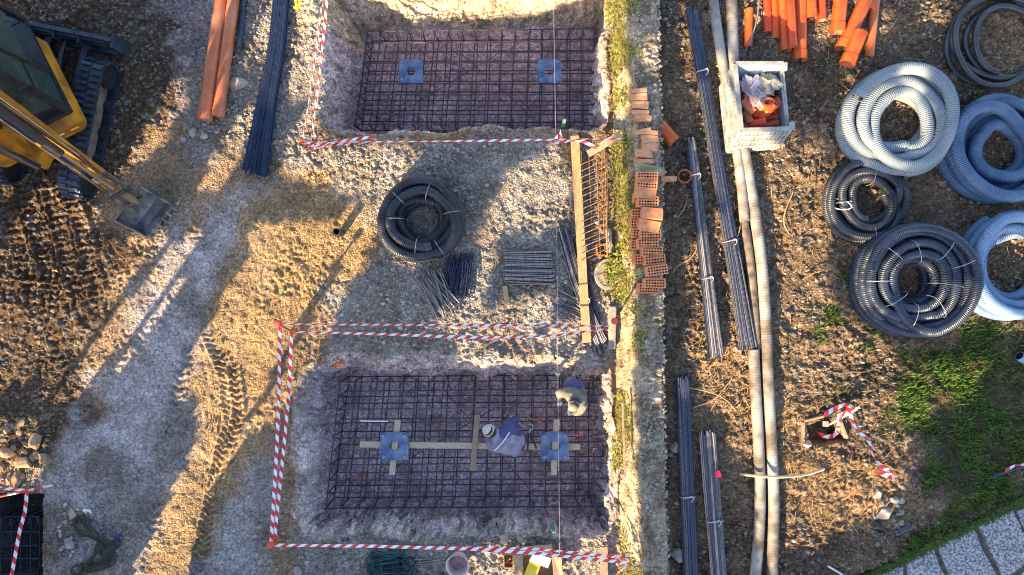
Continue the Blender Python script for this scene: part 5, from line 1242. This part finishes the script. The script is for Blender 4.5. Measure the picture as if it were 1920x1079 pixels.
# bolt cutter
A = W(994, 822, -.38); root = thing('bolt_cutter', 'bolt cutter with black handles standing on the board beside the worker', 'bolt cutter', A)
m_ = MB(); m_.tube([W(991, 811, -.3), W(989, 846, -.34)], .018, 8); m_.tube([W(994, 811, -.3), W(1006, 842, -.34)], .018, 8); m_.build('handle', M_dark, root, True)
m_ = MB(); m_.tube([W(991, 812, -.3), W(994, 803, -.29)], .03, 8)
m_.tube([W(994 + 5 * math.cos(a), 802 + 6 * math.sin(a), -.27) for a in [x * .5 - 2.4 for x in range(9)]], .016, 8); m_.build('jaw', M_bolt, root, True)
m_ = MB(); m_.tube(smoothpath([W(984, 776, -.42), W(990, 783, -.36), (W(1006, 790, -.38)), W(1022, 794, -.42)], 2), .010, 6); o = m_.build('copper_wire', mat('copper', (.6, .22, .12), None, 9, .4, .6), None, True); tag(o, 'curved copper coloured wire lying on the bars between the workers', 'wire')
m_ = MB(); m_.tube([W(1067, 817, -.4), W(1092, 818, -.4)], .010, 6); o = m_.build('marker', mat('pink_marker', (.7, .08, .12), None, 9, .4), None, True); tag(o, 'thin pink marker lying on the bars right of the plate', 'marker')

# ---------------- bucket, boxes at the bottom edge ----------------
c = W(858, 1060, .3); root = thing('mortar_bucket', 'pinkish round mortar bucket with wire handle at the bottom edge', 'bucket', (c.x, c.y, .03))
m_ = MB(); vs = []; n = 32
for r_, z in ((.15, .03), (.20, .34), (.215, .345), (.19, .34), (.145, .07)): vs += [(c.x + r_ * math.cos(2 * math.pi * k / n), c.y + r_ * math.sin(2 * math.pi * k / n), z) for k in range(n)]
f = [tuple(range(n))]
for L_ in range(4): f += [(L_ * n + k, L_ * n + (k + 1) % n, (L_ + 1) * n + (k + 1) % n, (L_ + 1) * n + k) for k in range(n)]
f.append(tuple(range(4 * n, 5 * n))); m_.add(vs, f); m_.build('pail', mat('milky_pail', (.55, .40, .40), (.7, .6, .58), 6, .5), root, True)
m_ = MB(); m_.tube([(c.x, c.y, .07), (c.x, c.y, .16)], .165, 28); m_.build('mortar', mat('pink_mortar', (.30, .16, .17), (.48, .32, .34), 9, .9, bump=.5), root, True)
m_ = MB(); m_.tube([(c.x + .215 * math.cos(a), c.y + .215 * math.sin(a), .34 + .03 * math.sin(a)) for a in [math.pi * k / 14 - .3 for k in range(15)]], .009, 6); m_.build('wire_handle', M_wire, root, True)
M_card = mat('cardboard', (.36, .24, .14), (.46, .33, .21), 7, .85)
def boxopen(name, label, quad, z1, M_, flaps=True, z0=.03):
    T = [W(*p, z1) for p in quad]; c = sum(T, Vector()) / 4; root = thing(name, label, 'box', (c.x, c.y, z0))
    m_ = MB(); B = [Vector((p.x, p.y, z0)) for p in T]
    for i in range(4): m_.beam(B[i] + Vector((0, 0, (z1 - z0) / 2)), B[(i + 1) % 4] + Vector((0, 0, (z1 - z0) / 2)), .014, z1 - z0)
    m_.add([p + Vector((0, 0, .01)) for p in B], [(0, 1, 2, 3)]); m_.build('box_body', M_, root)
    if flaps:
        for i in range(4):
            a, b = T[i], T[(i + 1) % 4]; o_ = ((a + b) / 2 - c); o_.z = 0; o_.normalize(); q = [a, b, b + o_ * .16 - Vector((0, 0, .05)), a + o_ * .16 + Vector((0, 0, .02))]
            m_ = MB(); m_.add(q + [p + Vector((0, 0, .01)) for p in q], [(0, 1, 2, 3), (4, 7, 6, 5), (0, 4, 5, 1), (1, 5, 6, 2), (2, 6, 7, 3), (3, 7, 4, 0)]); m_.build('flap', M_, root)
    return root
boxopen('cardboard_box', 'open cardboard box under the tape at the bottom edge', [(980, 1042), (1036, 1040), (1040, 1100), (982, 1100)], .36, M_card)
r_ = boxopen('nail_box', 'small wooden box of dark red spacers beside the cardboard box', [(945, 1041), (962, 1041), (962, 1066), (945, 1066)], .16, M_wood, False)
rnd = random.Random(3); m_ = MB()
for k in range(16): p = W(953.5 + rnd.uniform(-6, 6), 1053 + rnd.uniform(-9, 9), .1); m_.tube([p, p + Vector((rnd.uniform(-.03, .03), rnd.uniform(-.03, .03), .05))], .014, 8)
m_.build('contents', mat('dark_red_spacers', (.16, .02, .02), None, 9, .5), r_)
def sheet(name, label, quad, z, M_, cat, th=.008):
    T = [W(a, b, z + dz) for a, b, dz in quad]; m_ = MB(); m_.add(T + [p + Vector((0, 0, th)) for p in T], [(0, 1, 2, 3), (4, 7, 6, 5), (0, 4, 5, 1), (1, 5, 6, 2), (2, 6, 7, 3), (3, 7, 4, 0)]); return tag(m_.build(name, M_), label, cat)
sheet('folder', 'yellow folder propped on the cardboard box', [(994, 1050, .05), (1014, 1060, .05), (1000, 1098, 0), (978, 1090, 0)], .40, mat('yellow_card', (.62, .48, .02), None, 5, .5), 'folder')
sheet('folder', 'bluish folder under the white paper', [(1000, 1028, 0), (1034, 1042, .02), (1030, 1052, 0), (996, 1040, 0)], .43, mat('blue_card', (.25, .36, .6), None, 5, .5), 'folder')
sheet('paper_sheet', 'white sheet of paper on the cardboard box', [(1000, 1038, 0), (1034, 1048, .02), (1027, 1066, 0), (992, 1052, 0)], .46, M_white, 'paper')

# ---------------- concrete pieces, slabs ----------------
c = W(1140, 515, .1); root = thing('concrete_ring', 'weathered concrete well ring half buried at the foot of the wall', 'concrete ring', (c.x, c.y, 0))
m_ = MB(); vs = []; n = 40
for r_, z in ((.25, -.1), (.26, .14), (.25, .16), (.205, .155), (.19, .08), (.19, 0)): vs += [(c.x + r_ * math.cos(2 * math.pi * k / n), c.y + r_ * 1.12 * math.sin(2 * math.pi * k / n), z + .006 * math.sin(k * 2.3)) for k in range(n)]
f = []
for L_ in range(5): f += [(L_ * n + k, L_ * n + (k + 1) % n, (L_ + 1) * n + (k + 1) % n, (L_ + 1) * n + k) for k in range(n)]
m_.add(vs, f); m_.build('ring_wall', M_conc, root, True)
m_ = MB(); m_.tube([(c.x, c.y, 0), (c.x, c.y, .15)], .21, 30); m_.build('soil_fill', mat('ring_soil', (.2, .15, .1), (.36, .3, .2), 20, .95, bump=.8), root)
m_ = MB(); m_.beam(W(1148, 575, .1), W(1146, 655, .1), .13, .22, bev=.03); o = m_.build('kerb_stone', M_conc); tag(o, 'grey broken kerb stone at the foot of the wall beside the tape corner', 'kerb stone')
m_ = MB(); m_.beam(W(1140, 430, .1), W(1141, 475, .1), .10, .2, bev=.03); o = m_.build('kerb_stone', M_conc); tag(o, 'small grey concrete piece beside the rusty bracket', 'kerb stone')
M_slab = mat('speckled_paving', (.10, .105, .12), (.44, .43, .45), 30, .9, bump=.8, bscale=40, detail=14, lo=.40, hi=.62)
gx0 = W(1700, 1079, .12)
slabs = [[(1905, 960), (1990, 920), (2010, 1010), (1945, 1040)], [(1833, 985), (1898, 957), (1940, 1045), (1880, 1085)], [(1755, 1020), (1822, 990), (1872, 1090), (1800, 1130)], [(1700, 1046), (1746, 1024), (1790, 1130), (1700, 1140)], [(1640, 1085), (1692, 1058), (1690, 1140), (1640, 1150)],
         [(1950, 1048), (2015, 1018), (2050, 1100), (1990, 1130)], [(1888, 1094), (1940, 1062), (1985, 1150), (1900, 1160)]]
for k, P in enumerate(slabs):
    T = [W(a, b, .14) for a, b in P]; n = 7; vs = []; f = []
    rq = random.Random(k); T = [p + (q - p) * t + Vector((rq.uniform(-.018, .018), rq.uniform(-.018, .018), 0)) for p, q in zip(T, T[1:] + T[:1]) for t in (0, .12, .25, .4, .55, .7, .85)]; bm_ = MB(); bm_.prism([(p.x, p.y) for p in T], .02, .15 + .006 * (k % 3)); o = bm_.build('paving_slab', M_slab)
    tag(o, ['paving slab at the far right end of the path', 'paving slab second from the right edge in the path', 'large paving slab in the middle of the path row', 'paving slab left of the middle slab in the path', 'leftmost paving slab of the path, half under soil', 'paving slab of the second row at the right corner', 'paving slab of the second row below the middle slab'][k], 'paving slab', 'slabs of the path at the lower right')
m_ = MB(); P = [W(1560, 1130, .1), W(1640, 1070, .1), W(1700, 1040, .1), W(1840, 972, .1), W(1960, 915, .1), W(2100, 1000, .1), W(2000, 1180, .1), W(1700, 1180, .1)]
m_.prism([(p.x, p.y) for p in P], .0, .115); o = m_.build('path', mat('mortar_bed', (.06, .055, .045), (.15, .13, .1), 12, .95, bump=.5)); tag(o, kind='structure')

# ---------------- rocks ----------------
M_chip = mat('whitish_stone', (.34, .31, .28), (.5, .46, .42), 12, .9, bump=.4)
M_rkb = mat('brown_flaky_rock', (.22, .14, .09), (.40, .28, .19), 9, .9, bump=.6, bscale=30)
def rock(label, px, py, rx, ry, rz, seed, M_=M_rock, z=None, ang=0, name='rock'):
    p = W(px, py, .08); zz = gz(p.x, p.y) + rz * .35 if z is None else z
    bm = bmesh.new(); bmesh.ops.create_icosphere(bm, subdivisions=4, radius=1.0); rnd = random.Random(seed)
    pl = [(Vector((rnd.gauss(0, 1), rnd.gauss(0, 1), rnd.gauss(0, 1))).normalized(), rnd.uniform(.5, .85)) for _ in range(26)]
    for v in bm.verts:
        for nn, dd in pl:
            q = v.co.dot(nn)
            if q > dd: v.co -= nn * (q - dd)
    bm.verts.index_update(); R = Matrix.Rotation(ang, 3, 'Z'); m_ = MB()
    m_.add([R @ Vector((v.co.x * rx, v.co.y * ry, v.co.z * rz)) + Vector((p.x, p.y, zz)) for v in bm.verts], [[v.index for v in fc.verts] for fc in bm.faces]); bm.free()
    o = m_.build(name, M_); return tag(o, label, 'rock')
RK = [('big flat brown rock between the dusty pipes and the dark blue bars', 445, 155, .24, .18, .10, M_rockp), ('pale round stone below the dusty pipes', 355, 118, .12, .10, .09, M_rock), ('grey stone at the foot of the long orange pipes', 358, 248, .13, .10, .1, M_rock), ('grey stone left of the one at the foot of the pipes', 340, 262, .10, .09, .08, M_rock),
      ('pale stone at the right of the stones below the pipes', 382, 256, .10, .08, .07, M_rockp), ('light stone lying in the upper left corner of the lower pit', 637, 772, .10, .09, .07, M_rock), ('grey flat stone propped against the tape near the plank', 1011, 632, .07, .16, .1, M_rock), ('pinkish stone below the stirrup offcut', 958, 562, .07, .06, .06, M_rockp),
      ('angular white stone at the bottom edge left of the stirrups', 558, 1072, .14, .10, .07, M_rock), ('small pale stone below the corner stake', 687, 1028, .07, .06, .05, M_rockp), ('largest grey boulder in the rubble right of the dug hole', 1652, 958, .19, .15, .14, M_rock), ('flat grey boulder at the top of the rubble right of the dug hole', 1640, 925, .16, .12, .1, M_rock), ('darker boulder beside the trampled grass below the rubble', 1670, 935, .1, .1, .09, M_rock),
      ('pale stone block by the wall beside the blue bar bundle', 1264, 838, .12, .14, .1, M_rock), ('big white stone at the bottom beside the wall', 1270, 1040, .16, .22, .14, M_rock), ('small brown rock at the edge of the dug hole', 1508, 830, .12, .1, .09, M_rockp), ('grey rock left of the boxes below the lower pit', 920, 1002, .10, .09, .08, M_rock), ('grey rock in the middle of the stones below the lower pit', 945, 1008, .12, .10, .09, M_rock), ('pale rock at the left of the stones below the lower pit', 912, 998, .06, .05, .05, M_rockp), ('grey rock at the right of the stones below the lower pit', 975, 1012, .10, .11, .08, M_rock),
      ('large flake of rock at the top of the lit rubble heap', 62, 830, .22, .15, .12, M_rkb), ('large flake of rock at the right of the lit rubble heap', 82, 862, .20, .14, .12, M_rkb), ('round pale flake in the middle of the lit rubble heap', 40, 868, .22, .16, .12, M_rkb), ('split stone at the left of the lit rubble heap', 12, 850, .18, .16, .12, M_rkb), ('low broken stone at the bottom of the lit rubble heap', 28, 900, .18, .12, .12, M_rkb), ('largest whitish stone beside the dark net', 132, 967, .13, .10, .08, M_rockp), ('white stone half way down beside the dark net', 126, 1020, .14, .12, .08, M_rock), ('small white stone left of the dark net', 110, 1034, .06, .05, .05, M_rock)]
rnd = random.Random(44)
ORD_ = ORD + ['seventeenth', 'eighteenth', 'nineteenth', 'twentieth']
for k in range(20): RK.append((ORD_[k] + ' small flake of the lit rubble heap at the left edge, counted downwards', rnd.uniform(-5, 98), 795 + k * 6, rnd.uniform(.06, .13), rnd.uniform(.05, .1), rnd.uniform(.05, .09), M_rkb))
for k in range(14): RK.append((ORD_[k] + ' whitish chip of the stones around the dark sling, counted downwards', rnd.uniform(105, 150), 950 + k * 8, rnd.uniform(.03, .07), rnd.uniform(.03, .06), rnd.uniform(.03, .05), M_chip))
for k in range(14): RK.append((ORD_[k] + ' small stone of the rubble right of the dug hole, counted downwards', rnd.uniform(1625, 1690), 912 + k * 5, rnd.uniform(.04, .10), rnd.uniform(.04, .08), rnd.uniform(.04, .08), M_rock))
for k, (lab, x, y, a, b, c_, M_) in enumerate(RK): rock(lab, x, y, a, b, c_, 50 + k, M_, ang=k * .7)

# ---------------- dark net in a heap ----------------
M_net = mat('olive_black_webbing', (.022, .025, .018), (.06, .062, .045), 14, .85, bump=.6, bscale=90)
c = W(180, 1010, 0); root = thing('sling', 'dark olive lifting sling thrown in a loose heap on the grey ground', 'sling', (c.x, c.y, .02))
def strap(P, wd=.14, z=.06, name='strap', M_=M_net, sd_=0):
    rnd = random.Random(sd_); P = smoothpath([W(a, b, gz(*W(a, b, .08)[:2]) + z + rnd.uniform(0, .05)) for a, b in P], 3); m_ = MB(); rows = []; N = len(P)
    for i in range(N):
        t = (P[min(i + 1, N - 1)] - P[max(i - 1, 0)]).normalized(); s_ = t.cross(Vector((0, 0, 1))).normalized(); a = .5 * math.sin(i * .33 + sd_); w_ = wd * (.85 + .25 * math.sin(i * .51 + sd_)) / 2
        v = s_ * math.cos(a) * w_ + Vector((0, 0, math.sin(a) * w_ * .8)); rows.append([P[i] - v, P[i] - v * .2 + Vector((0, 0, .02)), P[i] + v * .4 + Vector((0, 0, -.01)), P[i] + v])
    vs = [p for r in rows for p in r] + [p - Vector((0, 0, .012)) for r in rows for p in r]; o4 = 4 * N; f = []
    for i in range(N - 1):
        for k in range(3): f += [(4 * i + k, 4 * i + k + 1, 4 * i + k + 5, 4 * i + k + 4), (o4 + 4 * i + k, o4 + 4 * i + k + 4, o4 + 4 * i + k + 5, o4 + 4 * i + k + 1)]
    m_.add(vs, f); m_.build(name, M_, root, True)
strap([(138, 982), (150, 967), (166, 990), (182, 1012)], .16, .07, sd_=1); strap([(138, 982), (148, 1002), (170, 1004), (200, 1018), (214, 1024)], .13, .09, sd_=2)
strap([(182, 1012), (196, 1040), (212, 1050), (204, 1062), (160, 1070)], .17, .07, sd_=3); strap([(160, 1066), (172, 1048), (184, 1030), (188, 1010)], .12, .1, sd_=4); strap([(196, 1038), (214, 1032), (222, 1018), (212, 1012)], .12, .11, sd_=5); strap([(150, 1066), (178, 1060), (205, 1058)], .16, .05, sd_=6)
strap([(214, 1014), (226, 1004)], .08, .14, 'blue_end', mat('blue_webbing', (.01, .03, .25), None, 5, .7), 7)
m_ = MB(); m_.tube(smoothpath([W(150, 1079, .1), W(130, 1075, .12), W(140, 1060, .14), W(152, 1062, .14), W(150, 1076, .1), W(170, 1085, .1)], 3), .02, 8); m_.build('cord_loop', M_net, root, True)

# ---------------- small things ----------------
m_ = MB(); m_.tube([W(551, -30, .5), W(556, 14, .3), W(560, 12, .3), W(568, -30, .5)], .022, 8); m_.tube([W(552, 14, .28), W(560, 18, .28)], .03, 8); o = m_.build('yellow_trestle', M_yrub, None, True); tag(o, 'bright yellow metal trestle foot at the top edge beside the tape', 'trestle')
c = W(1540, 808, 0); root = thing('inspection_frame', 'small rotten wooden frame round the dug hole with the tape', 'frame', (c.x, c.y, .1))
for (a, b) in (((1506, 790), (1562, 776)), ((1505, 792), (1504, 830)), ((1572, 784), (1586, 822))): m_ = MB(); m_.beam(W(*a, .16), W(*b, .16), .04, .12); m_.build('board', M_woodo, root)
m_ = MB(); m_.beam(W(1548, 796, .0), W(1548, 796, .34), .1, .1, up=(0, 1, 0)); m_.build('post', M_conc, root)
def rod(name, label, cat, P, r, M_, z=.16, smooth=2):
    m_ = MB(); m_.tube(smoothpath([W(a, b, z if not q else q[0]) for a, b, *q in P], smooth), r, 7); return tag(m_.build(name, M_, None, True), label, cat)
rod('pole', 'thin white rod leaning over the tape tangle by the dug hole', 'rod', [(1555, 797, .1), (1607, 768, .5)], .018, M_white, smooth=1)
rod('branch', 'long pale stick lying across both ribbed pipes near the bottom', 'stick', [(1388, 890, .2), (1420, 894, .44), (1460, 896, .42), (1510, 892, .3), (1545, 880, .22)], .026, M_woodp)
rod('pole', 'dark grey pole on the grass at the right edge', 'pole', [(1856, 895, .2), (1940, 868, .24)], .03, M_dblue, smooth=1)
tapeobj('tape_tangle', 'small scrap of tape on the dark pole in the grass', [poly3([(1885, 884), (1905, 872), (1930, 872)], 15, .03, .28)], None, wd=.05)
rod('pole', 'blue grey pipe piece half buried under the rubble and grass', 'pipe', [(1677, 1001, .14), (1712, 984, .18)], .06, M_rebar2, smooth=1)
rod('hose', 'thin black hose piece curving into soil beside the rubble', 'hose', [(1628, 965, .14), (1645, 985, .2), (1668, 1000, .16)], .025, M_dark)
rod('wire', 'bent rusty wire between the bar bundle and the end of the pipes', 'wire', [(1362, 445), (1372, 452), (1384, 445), (1388, 425)], .010, M_twig, .3)
rod('pole', 'pale thin rod lying beside the lower right path', 'rod', [(1552, 1062, .16), (1590, 1085, .16)], .02, M_white, smooth=1)
for lab, P in [('curved pale root at the far right of the pipes below the crate', [(1487, 362), (1472, 395), (1468, 420), (1480, 440)]), ('curved root left of the large bar bundle near the bricks', [(1312, 455), (1298, 485), (1268, 500), (1262, 512)]), ('thin root beside the clay ring', [(1290, 365), (1285, 390), (1270, 410)]),
               ('long thin root above the red tagged bundle', [(1290, 728), (1330, 735), (1360, 748), (1380, 770)]), ('forked root in the straw above the bar bundles', [(1300, 765), (1340, 752), (1365, 720)]), ('thin root crossing soil beside the largest dark coil', [(1505, 525), (1530, 510), (1560, 505)])]:
    rod('root', lab, 'root', P, .012, M_twig, .2)
def leaf(label, px, py, s_, seed, M_=None):
    rnd = random.Random(seed); p = W(px, py, 0); z = gz(p.x, p.y); m_ = MB(); a = rnd.random() * 6; P = []
    for k in range(8): q = 2 * math.pi * k / 8; P.append(Vector((p.x + s_ * math.cos(q + a) * (1 if k % 2 else .55), p.y + s_ * math.sin(q + a) * (.6 if k % 2 else .35), z + .05 + .02 * math.sin(q * 2 + a))))
    m_.add(P + [q - Vector((0, 0, .006)) for q in P] + [Vector((p.x, p.y, z + .07))], [(k, (k + 1) % 8, 16) for k in range(8)] + [tuple(range(8, 16))]); tag(m_.build('orange_scrap', M_ or mat('orange_scrap', (.6, .16, .03), None, 9, .6)), label, 'scrap')
for k, (lab, x, y, s_) in enumerate([('orange scrap near the upper left corner of the lower pit', 632, 684, .13), ('orange scrap beside the first one at the pit corner', 622, 690, .10), ('orange scrap in the lower left of the lower cage', 660, 922, .09), ('second orange scrap in the lower left of the lower cage', 650, 925, .07), ('orange scrap on the floor under the cage edge', 655, 945, .09), ('orange scrap at the lower left tape corner', 522, 1010, .10), ('orange leaf on the churned soil below the excavator', 108, 508, .08)]): leaf(lab, x, y, s_, k)
leaf('bright blue scrap on the bars at the lower rim of the cage', 880, 946, .05, 20, mat('blue_scrap', (.02, .3, .6), None, 9, .5)); leaf('tiny green scrap on bare ground left of the upper tape corner', 531, 547, .06, 21, mat('green_scrap', (.05, .5, .15), None, 9, .5))
rod('string', 'loose white string on the small black coil', 'string', [(1545, 362, .2), (1552, 385, .3), (1575, 395, .5), (1600, 392, .5), (1590, 378, .48), (1560, 372, .3)], .010, M_white)

# ---------------- stuff: gravel, twigs, grass, weeds ----------------
def scatter_mesh(name, V, F, col, M_, label=None):
    me = grid_mesh(name, V, F, col, False); me.materials.append(M_); o = bpy.data.objects.new(name, me); C.objects.link(o); o['kind'] = 'stuff'
    return o
def leafmat(name, rough=.8, tr=.25):
    m = bpy.data.materials.new(name); m.use_nodes = True; n = m.node_tree.nodes; l = m.node_tree.links; b = n['Principled BSDF']; b.inputs['Roughness'].default_value = rough; b.inputs['Specular IOR Level'].default_value = .3
    at = n.new('ShaderNodeVertexColor'); at.layer_name = 'Col'; l.new(at.outputs[0], b.inputs['Base Color']); return m
rg = np.random.default_rng(4)
def wsamp(n, wfun):
    x = rg.uniform(-9.9, 9.9, n); y = rg.uniform(-5.7, 5.7, n); i = np.clip(np.searchsorted(gx, x), 0, nx - 1); j = np.clip(np.searchsorted(gy, y), 0, ny - 1)
    k = rg.random(n) < wfun[j, i]; return x[k], y[k], Z[j[k], i[k]], j[k], i[k]
wg = np.clip(.18 + z_rub * .8 + z_grav * 1.2 + z_rock * 1.2 + z_pink + z_dark * .45 + right * .45 + pin * .45 - z_tan * .3 - z_grey * .1 - z_grass, .0, 1) * (np.abs(X - 2.3) > .45)
patchy = np.clip(.55 + 1.6 * fbm(X, Y, 1.6, 4, 501), .1, 1)
x, y, z, j, i = wsamp(95000, wg * patchy * .8)
n = len(x); sz = .009 + .036 * rg.random(n) ** 6 + .012 * rg.random(n)
octv = np.array([(1, 0, 0), (-.9, .1, 0), (0, 1, 0), (.1, -1, 0), (0, 0, 1), (0, 0, -1), (.55, .6, .5), (-.6, -.5, .45)])
from_hull = [(6, 0, 2), (6, 2, 4), (6, 4, 0), (7, 1, 3), (7, 3, 4), (7, 4, 1), (2, 1, 4), (0, 4, 3), (0, 5, 2), (2, 5, 1), (1, 5, 3), (3, 5, 0)]
base = octv[None] * (1 + rg.uniform(-.3, .3, (n, 8, 3))); ang = rg.uniform(0, 6.28, n); ca_, sa_ = np.cos(ang)[:, None], np.sin(ang)[:, None]
bx = base[..., 0] * ca_ - base[..., 1] * sa_; by = (base[..., 0] * sa_ + base[..., 1] * ca_); sc = sz[:, None]
asp = rg.uniform(.6, 1, n)[:, None]
Vs = np.stack([x[:, None] + bx * sc, y[:, None] + by * sc * asp, z[:, None] + (base[..., 2] * .65 + .25) * sc], -1).reshape(-1, 3) * S
Fs = (np.array(from_hull)[None] + (np.arange(n) * 8)[:, None, None]).reshape(-1, 3)
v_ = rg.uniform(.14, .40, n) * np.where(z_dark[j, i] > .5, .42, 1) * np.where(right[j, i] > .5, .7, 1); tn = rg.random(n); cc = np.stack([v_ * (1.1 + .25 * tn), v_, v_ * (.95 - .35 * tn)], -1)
zg_ = np.clip(z_rub[j, i] * .6 + z_grav[j, i] + z_rock[j, i] * .5, 0, 1)[:, None] * (rg.random((n, 1)) < .5); cc = cc * (1 - zg_) + zg_ * (cc.mean(1, keepdims=True) * 1.3 * np.array((1.05, 1.0, .96)))
pk = pin[j, i] + z_pink[j, i]; cc = cc * (1 - .5 * pk[:, None]) + .5 * pk[:, None] * np.array((.38, .27, .27)); cc = np.repeat(cc[:, None], 8, 1)
scatter_mesh('gravel', Vs, Fs, cc, leafmat('gravel_stone', .9))
n = 9000; yy = rg.uniform(-5.9, 5.9, n); pu = rg.uniform(0, .84, n) ** .8; k = rg.random(n) < np.where(pu > .42, .9, .45); yy = yy[k]; pu = pu[k]; n = len(yy)
sz = .01 + .03 * rg.random(n) ** 3; base = octv[None] * (1 + rg.uniform(-.3, .3, (n, 8, 3))); zw = np.interp(pu, [0, .40, .46, .85], [-.11, .50, .56, .54])
xw = 1.86 + pu - yy * .018 + .02 * np.sin(yy * .6)
Vs = np.stack([xw[:, None] + base[..., 0] * sz[:, None], yy[:, None] + base[..., 1] * sz[:, None], zw[:, None] + base[..., 2] * sz[:, None]], -1).reshape(-1, 3) * S
v_ = rg.uniform(.16, .42, n); cc = np.repeat(np.stack([v_ * 1.15, v_, v_ * .8], -1)[:, None], 8, 1)
scatter_mesh('wall_rubble', Vs, (np.array(from_hull)[None] + (np.arange(n) * 8)[:, None, None]).reshape(-1, 3), cc, leafmat('wall_rubble_stone', .9))
# twigs and straw
wt = np.clip(right * (.12 + z_straw) - z_grass * .5, 0, 1) * (X > 2.9)
x, y, z, j, i = wsamp(42000, wt); n = len(x); L = rg.uniform(.04, .2, n) * (1 + (rg.random(n) < .06) * 1.6); a = rg.normal(.6, .9, n); dx_, dy_ = np.cos(a) * L / 2, np.sin(a) * L / 2; w_ = rg.uniform(.003, .008, n); px_, py_ = -np.sin(a) * w_, np.cos(a) * w_; tl_ = rg.uniform(-.04, .06, n)
Vs = np.stack([np.stack([x - dx_ + px_, y - dy_ + py_, z + .015], -1), np.stack([x - dx_ - px_, y - dy_ - py_, z + .02], -1), np.stack([x + dx_ - px_ * .4, y + dy_ - py_ * .4, z + .03 + np.abs(tl_)], -1), np.stack([x + dx_ + px_ * .4, y + dy_ + py_ * .4, z + .03 + np.abs(tl_)], -1)], 1).reshape(-1, 3) * S
v_ = rg.uniform(.5, 1.2, n)[:, None]; cc = np.repeat((v_ * np.array((.36, .23, .11)))[:, None], 4, 1)
scatter_mesh('dry_straw', Vs, np.arange(n * 4).reshape(-1, 4), cc, leafmat('dry_straw'))
def blades(name, x, y, z, hgt, cols, seed, spread=.6, wmax=.012, mat_=None):
    rg2 = np.random.default_rng(seed); n = len(x); a = rg2.uniform(0, 6.28, n); le = rg2.uniform(.3, 1.0, n) * spread; h = hgt * rg2.uniform(.5, 1.2, n); w_ = rg2.uniform(.4, 1, n) * wmax
    dx_, dy_ = np.cos(a), np.sin(a); px_, py_ = -dy_ * w_, dx_ * w_
    p0 = np.stack([x + px_, y + py_, z], -1); p1 = np.stack([x - px_, y - py_, z], -1); p2 = np.stack([x - px_ * .8 + dx_ * h * le * .45, y - py_ * .8 + dy_ * h * le * .45, z + h * .6], -1); p3 = np.stack([x + px_ * .8 + dx_ * h * le * .45, y + py_ * .8 + dy_ * h * le * .45, z + h * .6], -1); p4 = np.stack([x + dx_ * h * le * 1.2, y + dy_ * h * le * 1.2, z + h * (1.1 - .4 * le)], -1)
    V = np.stack([p0, p1, p2, p3, p4], 1).reshape(-1, 3) * S; k = np.arange(n)[:, None] * 5; F = np.concatenate([k + np.array([[0, 1, 2]]), k + np.array([[0, 2, 3]]), k + np.array([[3, 2, 4]])], 0)
    t = rg2.random(n)[:, None]; c0 = np.array(cols[0]) * (1 - t) + np.array(cols[1]) * t; cc = np.repeat(c0[:, None], 5, 1)
    return scatter_mesh(name, V, F, cc, mat_ or leafmat(name + '_leaf', .6))
gpat = np.clip(.45 + 2.3 * fbm(X, Y, 2.0, 4, 611), 0, 1) * z_grass
x, y, z, j, i = wsamp(330000, gpat); blades('grass', x, y, z, .09, [(.018, .065, .006), (.11, .19, .02)], 1, .9)
x, y, z, j, i = wsamp(60000, np.clip(fbm(X, Y, 1.5, 4, 633) * 2.5 - .35, 0, 1) * right * (X > 3) * .35); blades('sparse_grass', x, y, z, .09, [(.07, .10, .02), (.2, .22, .06)], 2, .9)
n = 5200; t = rg.random(n); a = W(1560, 1112, .1); b_2 = W(1985, 903, .1); off = rg.normal(0, .05, n); blades('path_edge_grass', a.x + (b_2.x - a.x) * t + off * .45, a.y + (b_2.y - a.y) * t + off + .01, np.full(n, .12), .10, [(.02, .055, .008), (.12, .16, .03)], 5, 1.0)
# weeds on the wall
n = 60000; yy = rg.uniform(-5.9, 5.9, n); pu = np.abs(rg.normal(.22, .15, n)); pu = np.clip(pu, 0, .8)
dens = sst(-.12, .3, fbm(pu * 1.5, yy, 1.3, 4, 440) + .38 * sst(-.5, 1.5, yy) - .12) * (.4 + .8 * np.exp(-((pu - .2) / .15) ** 2)); dens[(yy < -2.2) & (yy > -3.2)] += .35 * np.exp(-((pu[(yy < -2.2) & (yy > -3.2)] - .1) / .12) ** 2)
k = rg.random(n) < dens * .5; yy = yy[k]; pu = pu[k]; xx = 1.86 + pu - yy * .018 + .02 * np.sin(yy * .6); zz = np.interp(pu, [0, .40, .46, .85], [-.1, .50, .56, .56]) + .02
rx_ = rg.normal(1.95, .10, 700); ry_ = rg.normal(.30, .16, 700); blades('ring_weeds', rx_, ry_, np.full(700, .16), .08, [(.10, .13, .02), (.38, .36, .08)], 6, 1.2, .018)
col_g = rg.random(len(yy)) < .5
blades('wall_weeds', xx[col_g], yy[col_g], zz[col_g], .075, [(.10, .13, .02), (.38, .40, .08)], 3, 1.3, .02)
blades('dry_wall_weeds', xx[~col_g], yy[~col_g], zz[~col_g], .08, [(.18, .11, .04), (.5, .38, .18)], 4, 1.4, .012)
